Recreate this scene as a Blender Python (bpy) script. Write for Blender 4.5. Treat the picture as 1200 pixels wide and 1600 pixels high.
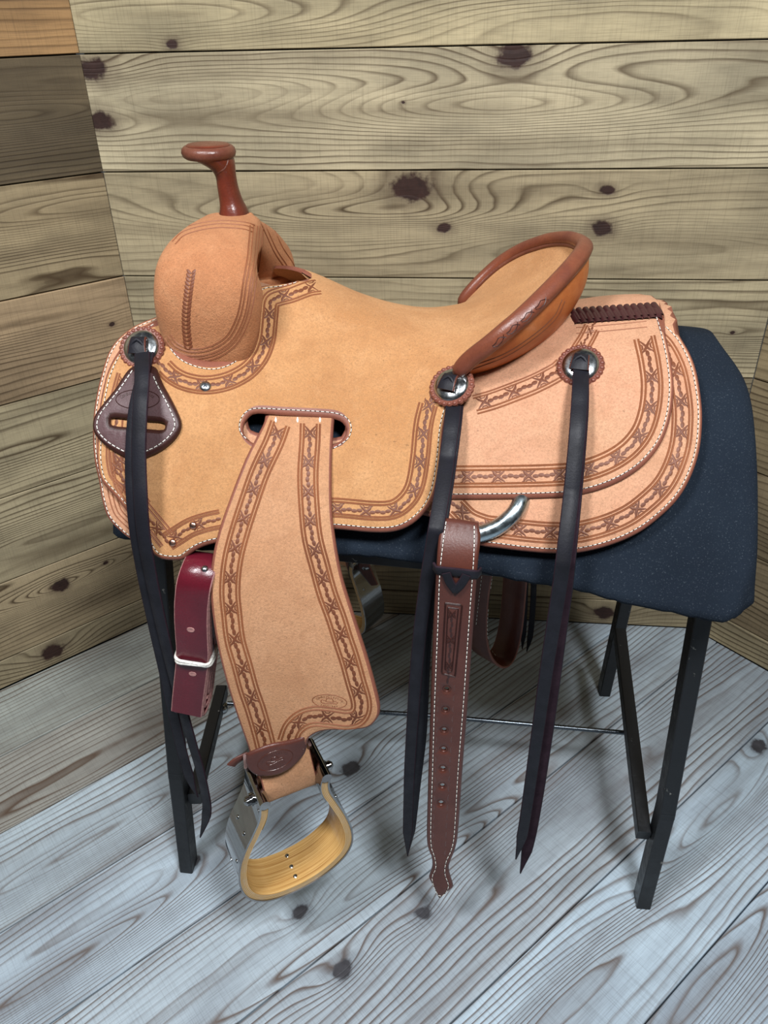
import bpy, bmesh, math, random
import numpy as np
from mathutils import Vector, Matrix
from mathutils.bvhtree import BVHTree
from mathutils.geometry import delaunay_2d_cdt

for o in list(bpy.data.objects):
    bpy.data.objects.remove(o)
scene = bpy.context.scene
COL = scene.collection
random.seed(4); RNG = np.random.RandomState(5)

# ------------------------------------------------------------------ camera
FPX = 1231.4; CAM = np.array([0.0, 0.0, 1.22])
_th, _ro, _yb = np.radians([32.463, -1.496, 6.629])
_f = np.array([0, np.cos(_th), -np.sin(_th)]); _r = np.array([1.0, 0, 0]); _u = np.cross(_r, _f)
_r2 = _r*np.cos(_ro) + _u*np.sin(_ro); _u2 = np.cross(_r2, _f)
_c, _s = np.cos(_yb), np.sin(_yb); _R = np.array([[_c, -_s, 0], [_s, _c, 0], [0, 0, 1]])
RX, UX, FX = _R @ _r2, _R @ _u2, _R @ _f
cd = bpy.data.cameras.new('camera'); cam = bpy.data.objects.new('camera', cd); COL.objects.link(cam)
cd.sensor_fit = 'HORIZONTAL'; cd.sensor_width = 36.0; cd.lens = FPX/1200*36.0; cd.clip_start = 0.02
cam.matrix_world = Matrix(((RX[0], UX[0], -FX[0], CAM[0]), (RX[1], UX[1], -FX[1], CAM[1]), (RX[2], UX[2], -FX[2], CAM[2]), (0, 0, 0, 1)))
scene.camera = cam

# ------------------------------------------------------------------ light
w = bpy.data.worlds.new('world'); scene.world = w; w.use_nodes = True
bg = w.node_tree.nodes['Background']; bg.inputs[0].default_value = (0.86, 0.93, 1.0, 1); bg.inputs[1].default_value = 0.06
def area(name, loc, target, size, power, col):
    d = bpy.data.lights.new(name, 'AREA'); d.shape = 'DISK'; d.size = size; d.energy = power; d.color = col
    o = bpy.data.objects.new(name, d); COL.objects.link(o); o.location = loc
    o.rotation_euler = (Vector(target)-Vector(loc)).to_track_quat('-Z', 'Y').to_euler()
area('ceiling_lamp_right_offscreen', (0.50, -0.30, 2.45), (0, 1.0, 0.6), 0.42, 54, (0.95, 0.98, 1.0))
area('ceiling_lamp_left_offscreen', (-0.75, -0.15, 2.42), (-0.1, 1.0, 0.6), 0.42, 37, (0.97, 0.98, 1.0))
vs = scene.view_settings
vs.view_transform = 'Standard'; vs.look = 'None'; vs.exposure = 0.0; vs.gamma = 1.0; vs.use_curve_mapping = False

# ------------------------------------------------------------------ projection helpers
def ray(x, y): return ((x-600)*RX-(y-800)*UX)/FPX+FX
def onz(x, y, z=0.0):
    d = ray(x, y); return CAM+d*(z-CAM[2])/d[2]
def ony(x, y, Y):
    d = ray(x, y); return CAM+d*(Y-CAM[1])/d[1]
def onplane(x, y, p0, n):
    d = ray(x, y); return CAM+d*((np.asarray(p0)-CAM) @ n)/(d @ n)
def pj(P):
    v = np.atleast_2d(P)-CAM; dz = v @ FX
    return np.stack([600+FPX*(v @ RX)/dz, 800-FPX*(v @ UX)/dz], 1)

# ------------------------------------------------------------------ materials
def lin(c):
    c = np.array(c)/255.0
    return tuple(np.where(c <= 0.04045, c/12.92, ((c+0.055)/1.055)**2.4).tolist())+(1.0,)
class NT:
    def __init__(s, name):
        s.m = bpy.data.materials.new(name); s.m.use_nodes = True; s.t = s.m.node_tree
        s.b = s.t.nodes['Principled BSDF']
    def n(s, typ, ins=None, **kw):
        nd = s.t.nodes.new(typ)
        for k, v in kw.items(): setattr(nd, k, v)
        for k, v in (ins or {}).items():
            if hasattr(v, 'default_value') or isinstance(v, bpy.types.NodeSocket): s.t.links.new(v, nd.inputs[k])
            else: nd.inputs[k].default_value = v
        return nd
    def math(s, op, a, b=0.0, c=None, clamp=False):
        d = {0: a, 1: b}
        if c is not None: d[2] = c
        return s.n('ShaderNodeMath', d, operation=op, use_clamp=clamp).outputs[0]
    def vm(s, op, a, b=None):
        d = {0: a}
        if b is not None: d[1] = b
        return s.n('ShaderNodeVectorMath', d, operation=op).outputs[0]
    def mix(s, f, a, b, bt='MIX'):
        nd = s.t.nodes.new('ShaderNodeMix'); nd.data_type = 'RGBA'; nd.blend_type = bt
        for k, v in ((0, f), (6, a), (7, b)):
            if isinstance(v, bpy.types.NodeSocket): s.t.links.new(v, nd.inputs[k])
            else: nd.inputs[k].default_value = v
        return nd.outputs[2]
    def noise(s, vec, scale, detail=3, rough=0.5, dist=0.0):
        return s.n('ShaderNodeTexNoise', {'Vector': vec, 'Scale': scale, 'Detail': detail, 'Roughness': rough, 'Distortion': dist}).outputs[0]
    def ramp(s, f, pts):
        nd = s.n('ShaderNodeValToRGB', {0: f}); e = nd.color_ramp.elements
        while len(e) < len(pts): e.new(0.5)
        for k, (p, c) in zip(e, pts): k.position = p; k.color = c if len(c) == 4 else tuple(c)+(1,)
        return nd.outputs[0]
    def mr(s, f, a, b, c=0.0, d=1.0):
        return s.n('ShaderNodeMapRange', {0: f, 1: a, 2: b, 3: c, 4: d}).outputs[0]
    def set(s, col=None, rough=None, bump=None, metal=None, spec=None, bd=0.002, strength=1.0, coat=None):
        for k, v in (('Base Color', col), ('Roughness', rough), ('Metallic', metal), ('Specular IOR Level', spec), ('Coat Weight', coat)):
            if v is None: continue
            if isinstance(v, bpy.types.NodeSocket): s.t.links.new(v, s.b.inputs[k])
            else: s.b.inputs[k].default_value = v
        if bump is not None:
            bn = s.n('ShaderNodeBump', {'Height': bump, 'Strength': strength, 'Distance': bd})
            s.t.links.new(bn.outputs[0], s.b.inputs['Normal'])
        return s.m
def G(): return (0.5, 0.5, 0.5)

def roughout(name, c1, c2, c3, rough=0.92, nap=1.0):
    t = NT(name); p = t.n('ShaderNodeNewGeometry').outputs[0]
    a = t.noise(p, 9, 4, 0.6); b = t.noise(p, 900, 2, 0.7); c = t.noise(p, 38, 4, 0.65, 0.4); e = t.noise(p, 380, 3, 0.75)
    col = t.mix(t.mr(a, 0.35, 0.68), lin(c1), lin(c2))
    col = t.mix(t.mr(c, 0.52, 0.8, 0, 0.55), col, lin(c3))
    col = t.mix(t.mr(e, 0.40, 0.66, 0, 0.62), col, lin([v*0.76 for v in c1]))
    g2 = t.noise(p, 22, 5, 0.7, 0.8); col = t.mix(t.mr(g2, 0.46, 0.72, 0, 0.5), col, lin([c1[0]*.80, c1[1]*.74, c1[2]*.70]))
    col = t.mix(t.mr(b, 0.45, 0.7, 0, 0.32), col, lin([min(255, v*1.12) for v in c1]))
    sp = t.noise(p, 240, 2, 0.5)
    col = t.mix(t.mr(sp, 0.68, 0.76, 0, 0.5), col, lin([v*0.55 for v in c1]))
    t.set(col, rough, t.math('ADD', t.math('MULTIPLY', e, 0.7), t.math('MULTIPLY', b, 0.4)), spec=0.15, bd=0.0011*nap, strength=0.8)
    t.b.inputs['Sheen Weight'].default_value = 0.12; t.b.inputs['Sheen Tint'].default_value = lin((255, 220, 180))
    return t.m
def smooth_leather(name, c1, c2, rough=0.42, scale=14, bd=0.0004, spec=0.4):
    t = NT(name); p = t.n('ShaderNodeNewGeometry').outputs[0]
    a = t.noise(p, scale, 4, 0.6); e = t.noise(p, 420, 3, 0.6)
    col = t.mix(t.mr(a, 0.35, 0.65), lin(c1), lin(c2))
    col = t.mix(t.mr(e, 0.4, 0.75, 0, 0.3), col, lin([v*0.65 for v in c1]))
    return t.set(col, t.mr(a, 0.3, 0.7, rough-0.07, rough+0.1), e, spec=spec, bd=bd, strength=0.6)
def metal(name, c, rough=0.2, var=0.1):
    t = NT(name); p = t.n('ShaderNodeNewGeometry').outputs[0]
    a = t.noise(p, 120, 4, 0.6)
    return t.set(lin(c), t.mr(a, 0.3, 0.7, max(0.02, rough-var), rough+var), a, metal=1.0, bd=0.0002, strength=0.2)
def plain(name, c, rough=0.6, spec=0.3):
    t = NT(name); p = t.n('ShaderNodeNewGeometry').outputs[0]; a = t.noise(p, 300, 3, 0.6)
    col = t.mix(t.mr(a, 0.3, 0.7), lin([v*0.82 for v in c]), lin([min(255, v*1.1) for v in c]))
    return t.set(col, rough, a, spec=spec, bd=0.0003, strength=0.4)

M = {}
M['seat'] = roughout('roughout_seat', (190, 142, 98), (172, 122, 79), (200, 154, 112), 0.9, 0.7)
M['rough'] = roughout('roughout_skirt', (195, 149, 118), (198, 145, 116), (180, 126, 96))
M['fender'] = roughout('roughout_fender', (190, 143, 108), (178, 129, 94), (200, 154, 120))
M['swell'] = roughout('roughout_swell', (184, 128, 90), (168, 110, 74), (194, 142, 104), 0.9, 1.6)
M['edge'] = smooth_leather('burnished_edge', (138, 84, 66), (120, 70, 56), 0.5)
M['tool'] = smooth_leather('tooled_leather', (146, 90, 58), (126, 74, 46), 0.6)
M['tooldark'] = smooth_leather('tooled_leather_dark', (116, 66, 42), (98, 54, 34), 0.55)
M['tan_smooth'] = smooth_leather('smooth_tan_leather', (196, 118, 62), (176, 96, 48), 0.42, 30)
M['horn'] = smooth_leather('horn_leather', (106, 46, 30), (88, 36, 24), 0.27, 30, spec=0.55)
M['hornwrap'] = smooth_leather('horn_wrap_leather', (96, 52, 40), (112, 66, 50), 0.35, 50, spec=0.5)
M['bind'] = smooth_leather('binding_leather', (120, 66, 46), (104, 54, 40), 0.36, 30, spec=0.5)
M['brown'] = smooth_leather('brown_strap_leather', (92, 50, 40), (80, 42, 34), 0.38, 20)
M['brown_tool'] = smooth_leather('brown_strap_tooling', (60, 30, 25), (52, 26, 22), 0.4)
M['scallop'] = smooth_leather('brown_stamped_scallop', (92, 52, 42), (82, 44, 36), 0.2, spec=0.6)
M['dark'] = smooth_leather('dark_chocolate_leather', (86, 60, 62), (74, 50, 52), 0.45, 25)
M['braid'] = smooth_leather('dark_braid_leather', (66, 34, 36), (54, 28, 30), 0.38)
M['black'] = smooth_leather('black_tie_leather', (30, 30, 37), (23, 23, 29), 0.5, 40, spec=0.22)
M['purple'] = smooth_leather('tie_flesh_side', (48, 34, 42), (38, 26, 34), 0.85, 60, spec=0.1)
M['burg'] = smooth_leather('burgundy_latigo', (96, 22, 36), (78, 16, 28), 0.3, 12, spec=0.5)
M['raw'] = plain('raw_leather_edge', (168, 122, 118), 0.85)
M['thread'] = plain('white_thread', (235, 232, 222), 0.7)
M['hole'] = plain('stitch_holes', (52, 34, 28), 0.8)
M['steel'] = metal('brushed_steel', (172, 176, 178), 0.22)
M['chrome'] = metal('polished_steel', (158, 158, 158), 0.09, 0.05)
M['zinc'] = metal('zinc_plated_ring', (186, 200, 206), 0.27)
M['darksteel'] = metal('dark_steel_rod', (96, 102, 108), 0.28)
M['copper'] = metal('copper_rivet', (206, 160, 140), 0.25)
M['white'] = plain('white_cord', (225, 222, 215), 0.7)
def mk_pad():
    t = NT('black_pad_cloth'); p = t.n('ShaderNodeNewGeometry').outputs[0]
    a = t.noise(p, 10, 4, 0.6); l = t.noise(p, 520, 2, 0.8); st = t.n('ShaderNodeMapping', {0: p, 3: (900, 120, 120)}).outputs[0]; f = t.noise(st, 1, 3, 0.6)
    col = t.mix(a, lin((21, 27, 36)), lin((34, 43, 54)))
    col = t.mix(t.mr(l, 0.60, 0.76, 0, 0.6), col, lin((88, 96, 104)))
    return t.set(col, 0.95, t.math('ADD', f, l), spec=0.1, bd=0.0008, strength=0.6)
M['pad'] = mk_pad()
def mk_steelpaint():
    t = NT('black_painted_steel'); p = t.n('ShaderNodeNewGeometry').outputs[0]
    a = t.noise(p, 60, 5, 0.7, 0.5)
    col = t.mix(t.mr(a, 0.66, 0.70), lin((20, 22, 25)), lin((112, 112, 108)))
    return t.set(col, t.mr(a, 0.3, 0.7, 0.3, 0.55), a, spec=0.4, bd=0.0006, strength=0.4)
M['frame'] = mk_steelpaint()
def mk_stirwood():
    t = NT('varnished_stirrup_wood'); p = t.n('ShaderNodeTexCoord').outputs['UV']
    m = t.n('ShaderNodeMapping', {0: p, 3: (3.0, 60, 1)}).outputs[0]
    g = t.noise(m, 1.0, 4, 0.6, 0.3); m2 = t.n('ShaderNodeMapping', {0: p, 3: (8, 260, 1)}).outputs[0]; f = t.noise(m2, 1.0, 3, 0.6)
    col = t.ramp(g, [(0.3, lin((150, 100, 50))), (0.48, lin((205, 162, 98))), (0.7, lin((226, 190, 130)))])
    col = t.mix(t.mr(f, 0.5, 0.7, 0, 0.5), col, lin((140, 92, 46)))
    return t.set(col, 0.2, f, spec=0.5, bd=0.0004, strength=0.4, coat=0.5)
M['swood'] = mk_stirwood()
def mk_ply():
    t = NT('laminated_ply_edge'); p = t.n('ShaderNodeTexCoord').outputs['UV']
    m = t.n('ShaderNodeMapping', {0: p, 3: (30, 7, 1)}).outputs[0]
    x = t.n('ShaderNodeSeparateXYZ', {0: p}).outputs[1]
    l = t.math('FRACT', t.math('MULTIPLY', x, 5.0)); n = t.noise(m, 1, 4, 0.7)
    col = t.ramp(l, [(0.0, lin((120, 84, 46))), (0.2, lin((205, 165, 105))), (0.7, lin((220, 184, 128))), (0.9, lin((130, 100, 70)))])
    col = t.mix(t.mr(n, 0.5, 0.7, 0, 0.6), col, lin((190, 180, 170)))
    return t.set(col, 0.45, n, spec=0.4, bd=0.0006, strength=0.6)
M['ply'] = mk_ply()

def wood(name, light, dark, grey, knotc, ringscale, lines, rough, bumpd, lw=(0.62, 0.93)):
    """plank material; per-plank custom properties: seed, tint (rgb), k1..k4 = knot (x, z, radius), c1, c2 = cathedral (x, z, strength)"""
    t = NT(name); p = t.n('ShaderNodeTexCoord').outputs['Object']
    def attr(nm, out): return t.n('ShaderNodeAttribute', attribute_type='OBJECT', attribute_name=nm).outputs[out]
    seed = attr('seed', 2)
    sx = t.n('ShaderNodeSeparateXYZ', {0: p}); x, z = sx.outputs[0], sx.outputs[2]
    sv = t.n('ShaderNodeCombineXYZ', {0: t.math('MULTIPLY', seed, 7.13), 1: t.math('MULTIPLY', seed, 3.7), 2: t.math('MULTIPLY', seed, 1.9)}).outputs[0]
    ps = t.vm('ADD', p, sv)
    def nz(scx, scz, detail=3, rough_=0.5, d=0.0):
        m = t.n('ShaderNodeMapping', {0: ps, 3: (scx, 1.0, scz)}).outputs[0]; return t.noise(m, 1.0, detail, rough_, d)
    F = t.math('MULTIPLY', z, ringscale)
    F = t.math('ADD', F, t.math('MULTIPLY', nz(1.6, 9.0, 2, 0.4), 5.0))
    F = t.math('ADD', F, t.math('MULTIPLY', nz(7, 30, 2, 0.5), 0.7))
    def gauss(kv, sxs, szs):
        s3 = t.n('ShaderNodeSeparateXYZ', {0: kv})
        dx = t.math('DIVIDE', t.math('SUBTRACT', x, s3.outputs[0]), sxs); dz = t.math('DIVIDE', t.math('SUBTRACT', z, s3.outputs[1]), szs)
        d2 = t.math('ADD', t.math('MULTIPLY', dx, dx), t.math('MULTIPLY', dz, dz))
        return t.math('POWER', 2.71828, t.math('MULTIPLY', d2, -1.0)), s3.outputs[2], d2
    for nm in ('c1', 'c2'):
        kv = attr(nm, 1); g, a, _ = gauss(kv, 0.36, 0.034)
        F = t.math('ADD', F, t.math('MULTIPLY', g, t.math('MULTIPLY', a, 1.0)))
    kn = None; ring = None
    wob = t.math('MULTIPLY', t.math('SUBTRACT', t.noise(ps, 45, 3, 0.6), 0.5), 1.5)
    for nm in ('k1', 'k2', 'k3', 'k4'):
        kv = attr(nm, 1); s3 = t.n('ShaderNodeSeparateXYZ', {0: kv}); r = s3.outputs[2]
        dx = t.math('SUBTRACT', x, s3.outputs[0]); dz = t.math('SUBTRACT', z, s3.outputs[1])
        rr = t.math('MAXIMUM', r, 0.0001)
        ex = t.math('DIVIDE', dx, t.math('MULTIPLY', rr, 1.4)); ez = t.math('DIVIDE', dz, rr)
        d2 = t.math('ADD', t.math('MULTIPLY', ex, ex), t.math('MULTIPLY', ez, ez))
        dd = t.math('ADD', t.math('SQRT', d2), wob)
        core = t.mr(dd, 0.8, 1.15, 1, 0); core = t.math('MULTIPLY', core, t.math('GREATER_THAN', r, 0.001))
        rg = t.math('MULTIPLY', t.mr(dd, 0.9, 2.3, 1, 0), t.math('GREATER_THAN', r, 0.001))
        kn = core if kn is None else t.math('MAXIMUM', kn, core); ring = rg if ring is None else t.math('MAXIMUM', ring, rg)
        fx = t.math('DIVIDE', dx, t.math('MULTIPLY', rr, 5.0)); fz = t.math('DIVIDE', dz, t.math('MULTIPLY', rr, 2.0))
        e2 = t.math('ADD', t.math('MULTIPLY', fx, fx), t.math('MULTIPLY', fz, fz))
        bend = t.math('MULTIPLY', t.math('POWER', 2.71828, t.math('MULTIPLY', e2, -1.0)), t.math('MULTIPLY', r, ringscale*2.4))
        F = t.math('ADD', F, bend)
    fr = t.math('FRACT', F)
    line = t.ramp(fr, [(0.0, (0.55,)*3), (0.1, (0.0,)*3), (lw[0], (0.12,)*3), (lw[1], (1.0,)*3), (1.0, (0.7,)*3)])
    line = t.math('MULTIPLY', line, t.mr(nz(1.3, 16, 3), 0.35, 0.62, 0.25, 1.0))
    fib = nz(22, 700, 3, 0.6); saw = nz(620, 14, 2, 0.5); blot = nz(3.0, 9, 4, 0.6); blot2 = nz(1.2, 22, 3, 0.5)
    col = t.mix(t.mr(blot, 0.38, 0.66), lin(light), lin(grey))
    tint = attr('tint', 1)
    col = t.mix(1.0, col, tint, 'MULTIPLY')
    col = t.mix(t.math('MULTIPLY', line, lines), col, t.mix(1.0, lin(dark), tint, 'MULTIPLY'))
    col = t.mix(t.mr(blot2, 0.50, 0.75, 0, 0.48), col, t.mix(1.0, lin(dark), tint, 'MULTIPLY'))
    col = t.mix(t.mr(fib, 0.45, 0.75, 0, 0.28), col, lin([v*0.7 for v in dark]))
    col = t.mix(t.mr(saw, 0.5, 0.75, 0, 0.22), col, lin([v*0.75 for v in dark]))
    col = t.mix(t.math('MULTIPLY', ring, 0.45), col, lin([v*0.9 for v in knotc]))
    kc = t.mix(t.noise(ps, 70, 3, 0.6), lin([v*0.45 for v in knotc]), lin(knotc))
    col = t.mix(kn, col, kc)
    h = t.math('ADD', t.math('MULTIPLY', line, -0.8), t.math('ADD', t.math('MULTIPLY', fib, 0.25), t.math('MULTIPLY', saw, 0.25)))
    h = t.math('SUBTRACT', h, t.math('MULTIPLY', kn, 0.6))
    return t.set(col, t.mr(fib, 0.3, 0.7, rough-0.06, rough+0.1), h, spec=0.3, bd=bumpd, strength=0.7)
M['wall'] = wood('aged_pine_wall', (186, 174, 146), (80, 66, 48), (140, 131, 110), (62, 40, 34), 74, 1.0, 0.62, 0.0009, (0.66, 0.95))
M['floor'] = wood('greywashed_plank_floor', (184, 200, 212), (100, 88, 82), (152, 164, 175), (84, 84, 90), 80, 1.0, 0.5, 0.0011, (0.66, 0.95))

# ------------------------------------------------------------------ object helpers
def finish(me, smooth=True, ang=50):
    if smooth:
        me.shade_smooth()
        me.set_sharp_from_angle(angle=math.radians(ang))
def empty(name, loc, label, cat):
    o = bpy.data.objects.new(name, None); COL.objects.link(o); o.location = loc; o.empty_display_size = 0.05
    o['label'] = label; o['category'] = cat
    return o
def mesh(V, F, mats, smooth=True, ang=50, midx=None, uv=None, name='mesh'):
    me = bpy.data.meshes.new(name); me.from_pydata([tuple(map(float, v)) for v in V], [], [tuple(int(i) for i in f) for f in F])
    for m in (mats if isinstance(mats, (list, tuple)) else [mats]): me.materials.append(M[m])
    if midx is not None:
        for p, i in zip(me.polygons, midx): p.material_index = int(i)
    if uv is not None:
        ul = me.uv_layers.new(name='uv'); li = 0
        for l in me.loops: ul.data[l.index].uv = uv[l.vertex_index]
    finish(me, smooth, ang)
    return me
def add(name, me, parent=None, kind=None, label=None):
    o = bpy.data.objects.new(name, me); COL.objects.link(o)
    if parent is not None:
        o.parent = parent
        if parent.type == 'EMPTY': o.location = -Vector(parent.location)
    if kind: o['kind'] = kind
    if label: o['label'] = label
    return o
class MB:
    """collects geometry for one mesh"""
    def __init__(s): s.V = []; s.F = []; s.mi = []; s.uv = []
    def put(s, V, F, mi=0, uv=None):
        b = len(s.V); s.V += [tuple(v) for v in V]; s.F += [tuple(i+b for i in f) for f in F]; s.mi += [mi]*len(F)
        s.uv += list(uv) if uv is not None else [(0, 0)]*len(V)
        return s
    def build(s, name, mats, parent=None, smooth=True, ang=50, kind=None, label=None):
        return add(name, mesh(s.V, s.F, mats, smooth, ang, s.mi, s.uv, name), parent, kind, label)
def nz(v): return v/(np.linalg.norm(v)+1e-12)
def catmull(P, closed=False, step=6.0):
    """smooth polyline; a point given twice is a sharp corner"""
    P = [np.asarray(p, float) for p in P]; segs = []; cur = [P[0]]
    if closed:
        k = next((i for i in range(len(P)) if np.allclose(P[i], P[i-1])), None)
        if k is None:
            n = len(P); out = []
            for i in range(n):
                p0, p1, p2, p3 = P[i-1], P[i], P[(i+1) % n], P[(i+2) % n]; m = max(1, int(np.linalg.norm(p2-p1)/step))
                for j in range(m):
                    t = j/m; out.append(.5*(2*p1+(p2-p0)*t+(2*p0-5*p1+4*p2-p3)*t*t+(3*p1-p0-3*p2+p3)*t**3))
            return np.array(out)
        P = P[k:]+P[:k]; P.append(P[0]); cur = [P[0]]
    for p in P[1:]:
        if np.allclose(p, cur[-1]):
            if len(cur) > 1: segs.append(cur)
            cur = [p]
        else: cur.append(p)
    if len(cur) > 1: segs.append(cur)
    out = []
    for s in segs:
        q = [2*s[0]-s[1]]+s+[2*s[-1]-s[-2]]
        for i in range(1, len(q)-2):
            p0, p1, p2, p3 = q[i-1], q[i], q[i+1], q[i+2]; m = max(1, int(np.linalg.norm(p2-p1)/step))
            for j in range(m):
                t = j/m; out.append(.5*(2*p1+(p2-p0)*t+(2*p0-5*p1+4*p2-p3)*t*t+(3*p1-p0-3*p2+p3)*t**3))
    if not closed: out.append(segs[-1][-1])
    return np.array(out)
def inpoly(pts, poly):
    x, y = pts[:, 0], pts[:, 1]; c = np.zeros(len(pts), bool); n = len(poly); j = n-1
    for i in range(n):
        xi, yi = poly[i]; xj, yj = poly[j]
        c ^= ((yi > y) != (yj > y)) & (x < (xj-xi)*(y-yi)/(yj-yi+1e-15)+xi); j = i
    return c
def segdist(pts, A, B):
    best = np.full(len(pts), 1e9)
    for a, b in zip(A, B):
        ab = b-a; t = np.clip(((pts-a) @ ab)/(ab @ ab+1e-15), 0, 1); d = np.linalg.norm(pts-(a+t[:, None]*ab), axis=1); best = np.minimum(best, d)
    return best

# ------------------------------------------------------------------ saddle body surfaces: S(x, w) = point; w runs from the ridge (0) down the near side
def sm(xs, ys):
    xs = np.array(xs, float); ys = np.array(ys, float); m = np.gradient(ys, xs)
    def f(x):
        x = np.asarray(x, float); i = np.clip(np.searchsorted(xs, x)-1, 0, len(xs)-2); h = xs[i+1]-xs[i]; t = np.clip((x-xs[i])/h, -.5, 1.5)
        return (2*t**3-3*t**2+1)*ys[i]+(t**3-2*t**2+t)*h*m[i]+(-2*t**3+3*t**2)*ys[i+1]+(t**3-t**2)*h*m[i+1]
    return f
ZR = sm([-.45, -.4, -.3, -.2, -.1, 0, .1, .2, .27, .36], [.92, .925, .915, .885, .858, .852, .876, .893, .893, .885])
BD = np.array([0, .06, .12, .175, .225, .265, .29, .305]); BH = np.array([0, .010, .034, .08, .14, .205, .27, .34])
ZS = sm([-.3, -.21, -.15, -.1, -.05, 0, .05], [.947, .921, .893, .876, .867, .870, .885])
KS = sm([-.3, -.21, -.1, 0, .05], [.6, .7, .95, 1.35, 1.5])
def cr(c, w, odd):
    n = c.shape[0]; i = np.clip(np.floor(w).astype(int), 0, n-2); t = w-i; j = np.arange(c.shape[1])
    p1 = c[i, j]; p2 = c[i+1, j]; p0 = np.where(i > 0, c[np.maximum(i-1, 0), j], (-1 if odd else 1)*c[1, j])
    p3 = np.where(i < n-2, c[np.minimum(i+2, n-1), j], 2*c[n-1, j]-c[n-2, j])
    return .5*((2*p1)+(-p0+p2)*t+(2*p0-5*p1+4*p2-p3)*t*t+(-p0+3*p1-3*p2+p3)*t**3)
def body(x, w, dz=0.0):
    x = np.atleast_1d(np.asarray(x, float)); w = np.atleast_1d(np.asarray(w, float))
    d = np.repeat(BD[:, None], len(x), 1); z = ZR(x)[None]-BH[:, None]+dz
    return np.stack([x, 1-cr(d, w, True), cr(z, w, False)], 1)
def padS(x, w): return body(x, w, -0.028)
def seat(x, w):
    x = np.atleast_1d(np.asarray(x, float)); w = np.atleast_1d(np.asarray(w, float)); k = KS(x); s = ZS(x); b = ZR(x); o = 0*x
    d = np.stack([o, .045*k, .085*k, .175+o, .225+o, .265+o, .29+o, .305+o])
    z = np.stack([s, s-.004, s-.022, b-.075, b-.135, b-.203, b-.27, b-.34])
    return np.stack([x, 1-cr(d, w, True), cr(z, w, False)], 1)
_gx = np.linspace(-.40, -.04, 37); _gz = np.linspace(.66, .88, 89); _T = np.zeros((37, 89))
for _i, _x in enumerate(_gx):
    _q = seat(np.full(400, _x), np.linspace(0, 6.9, 400)); _o = np.argsort(_q[:, 2]); _T[_i] = np.interp(_gz, _q[_o, 2], _q[_o, 1])
def seatY(x, z):
    u = np.clip((x-_gx[0])/(_gx[1]-_gx[0]), 0, 35.999); v = np.clip((z-_gz[0])/(_gz[1]-_gz[0]), 0, 87.999); i = u.astype(int); j = v.astype(int); a = u-i; b = v-j
    return (1-a)*(1-b)*_T[i, j]+a*(1-b)*_T[i+1, j]+(1-a)*b*_T[i, j+1]+a*b*_T[i+1, j+1]
def fendS(x, w):
    x = np.atleast_1d(np.asarray(x, float)); w = np.atleast_1d(np.asarray(w, float))
    c = .0185-.022*np.clip((w-.790)/.034, 0, 1)**1.5; zk = .722; y0 = seatY(x, np.full_like(w, zk))-.0185; dl = np.maximum(zk-w, 0)
    low = .660+(y0-.660)*np.exp(-dl/np.maximum(.02, (y0-.660)/.62))
    return np.stack([x, np.where(w >= zk, seatY(x, np.maximum(w, zk))-c, low), w], 1)
def nrm(S, x, w):
    h = 1e-4; a = S(x+h, w)-S(x-h, w); b = S(x, w+h)-S(x, w-h); n = np.cross(b, a); n /= np.linalg.norm(n, axis=1)[:, None]
    return n*np.where(n[:, 1:2] > 0.02, -1, 1)
def inv(S, px, off=0.0, w0=4.0, wl=(0.02, 6.95), ws=.5):
    px = np.atleast_2d(np.asarray(px, float)); x = (px[:, 0]-660)*.00068; w = np.full(len(px), float(w0))
    def Fn(x, w):
        P = S(x, w)
        return pj(P+off*nrm(S, x, w) if off else P)
    for _ in range(45):
        e = Fn(x, w)-px; h = 1e-4
        Jx = (Fn(x+h, w)-Fn(x-h, w))/(2*h); Jw = (Fn(x, w+h)-Fn(x, w-h))/(2*h); det = Jx[:, 0]*Jw[:, 1]-Jx[:, 1]*Jw[:, 0]
        x = x-np.clip((e[:, 0]*Jw[:, 1]-e[:, 1]*Jw[:, 0])/det, -.05, .05)
        w = np.clip(w-np.clip((Jx[:, 0]*e[:, 1]-Jx[:, 1]*e[:, 0])/det, -ws, ws), *wl)
    return x, w

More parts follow.
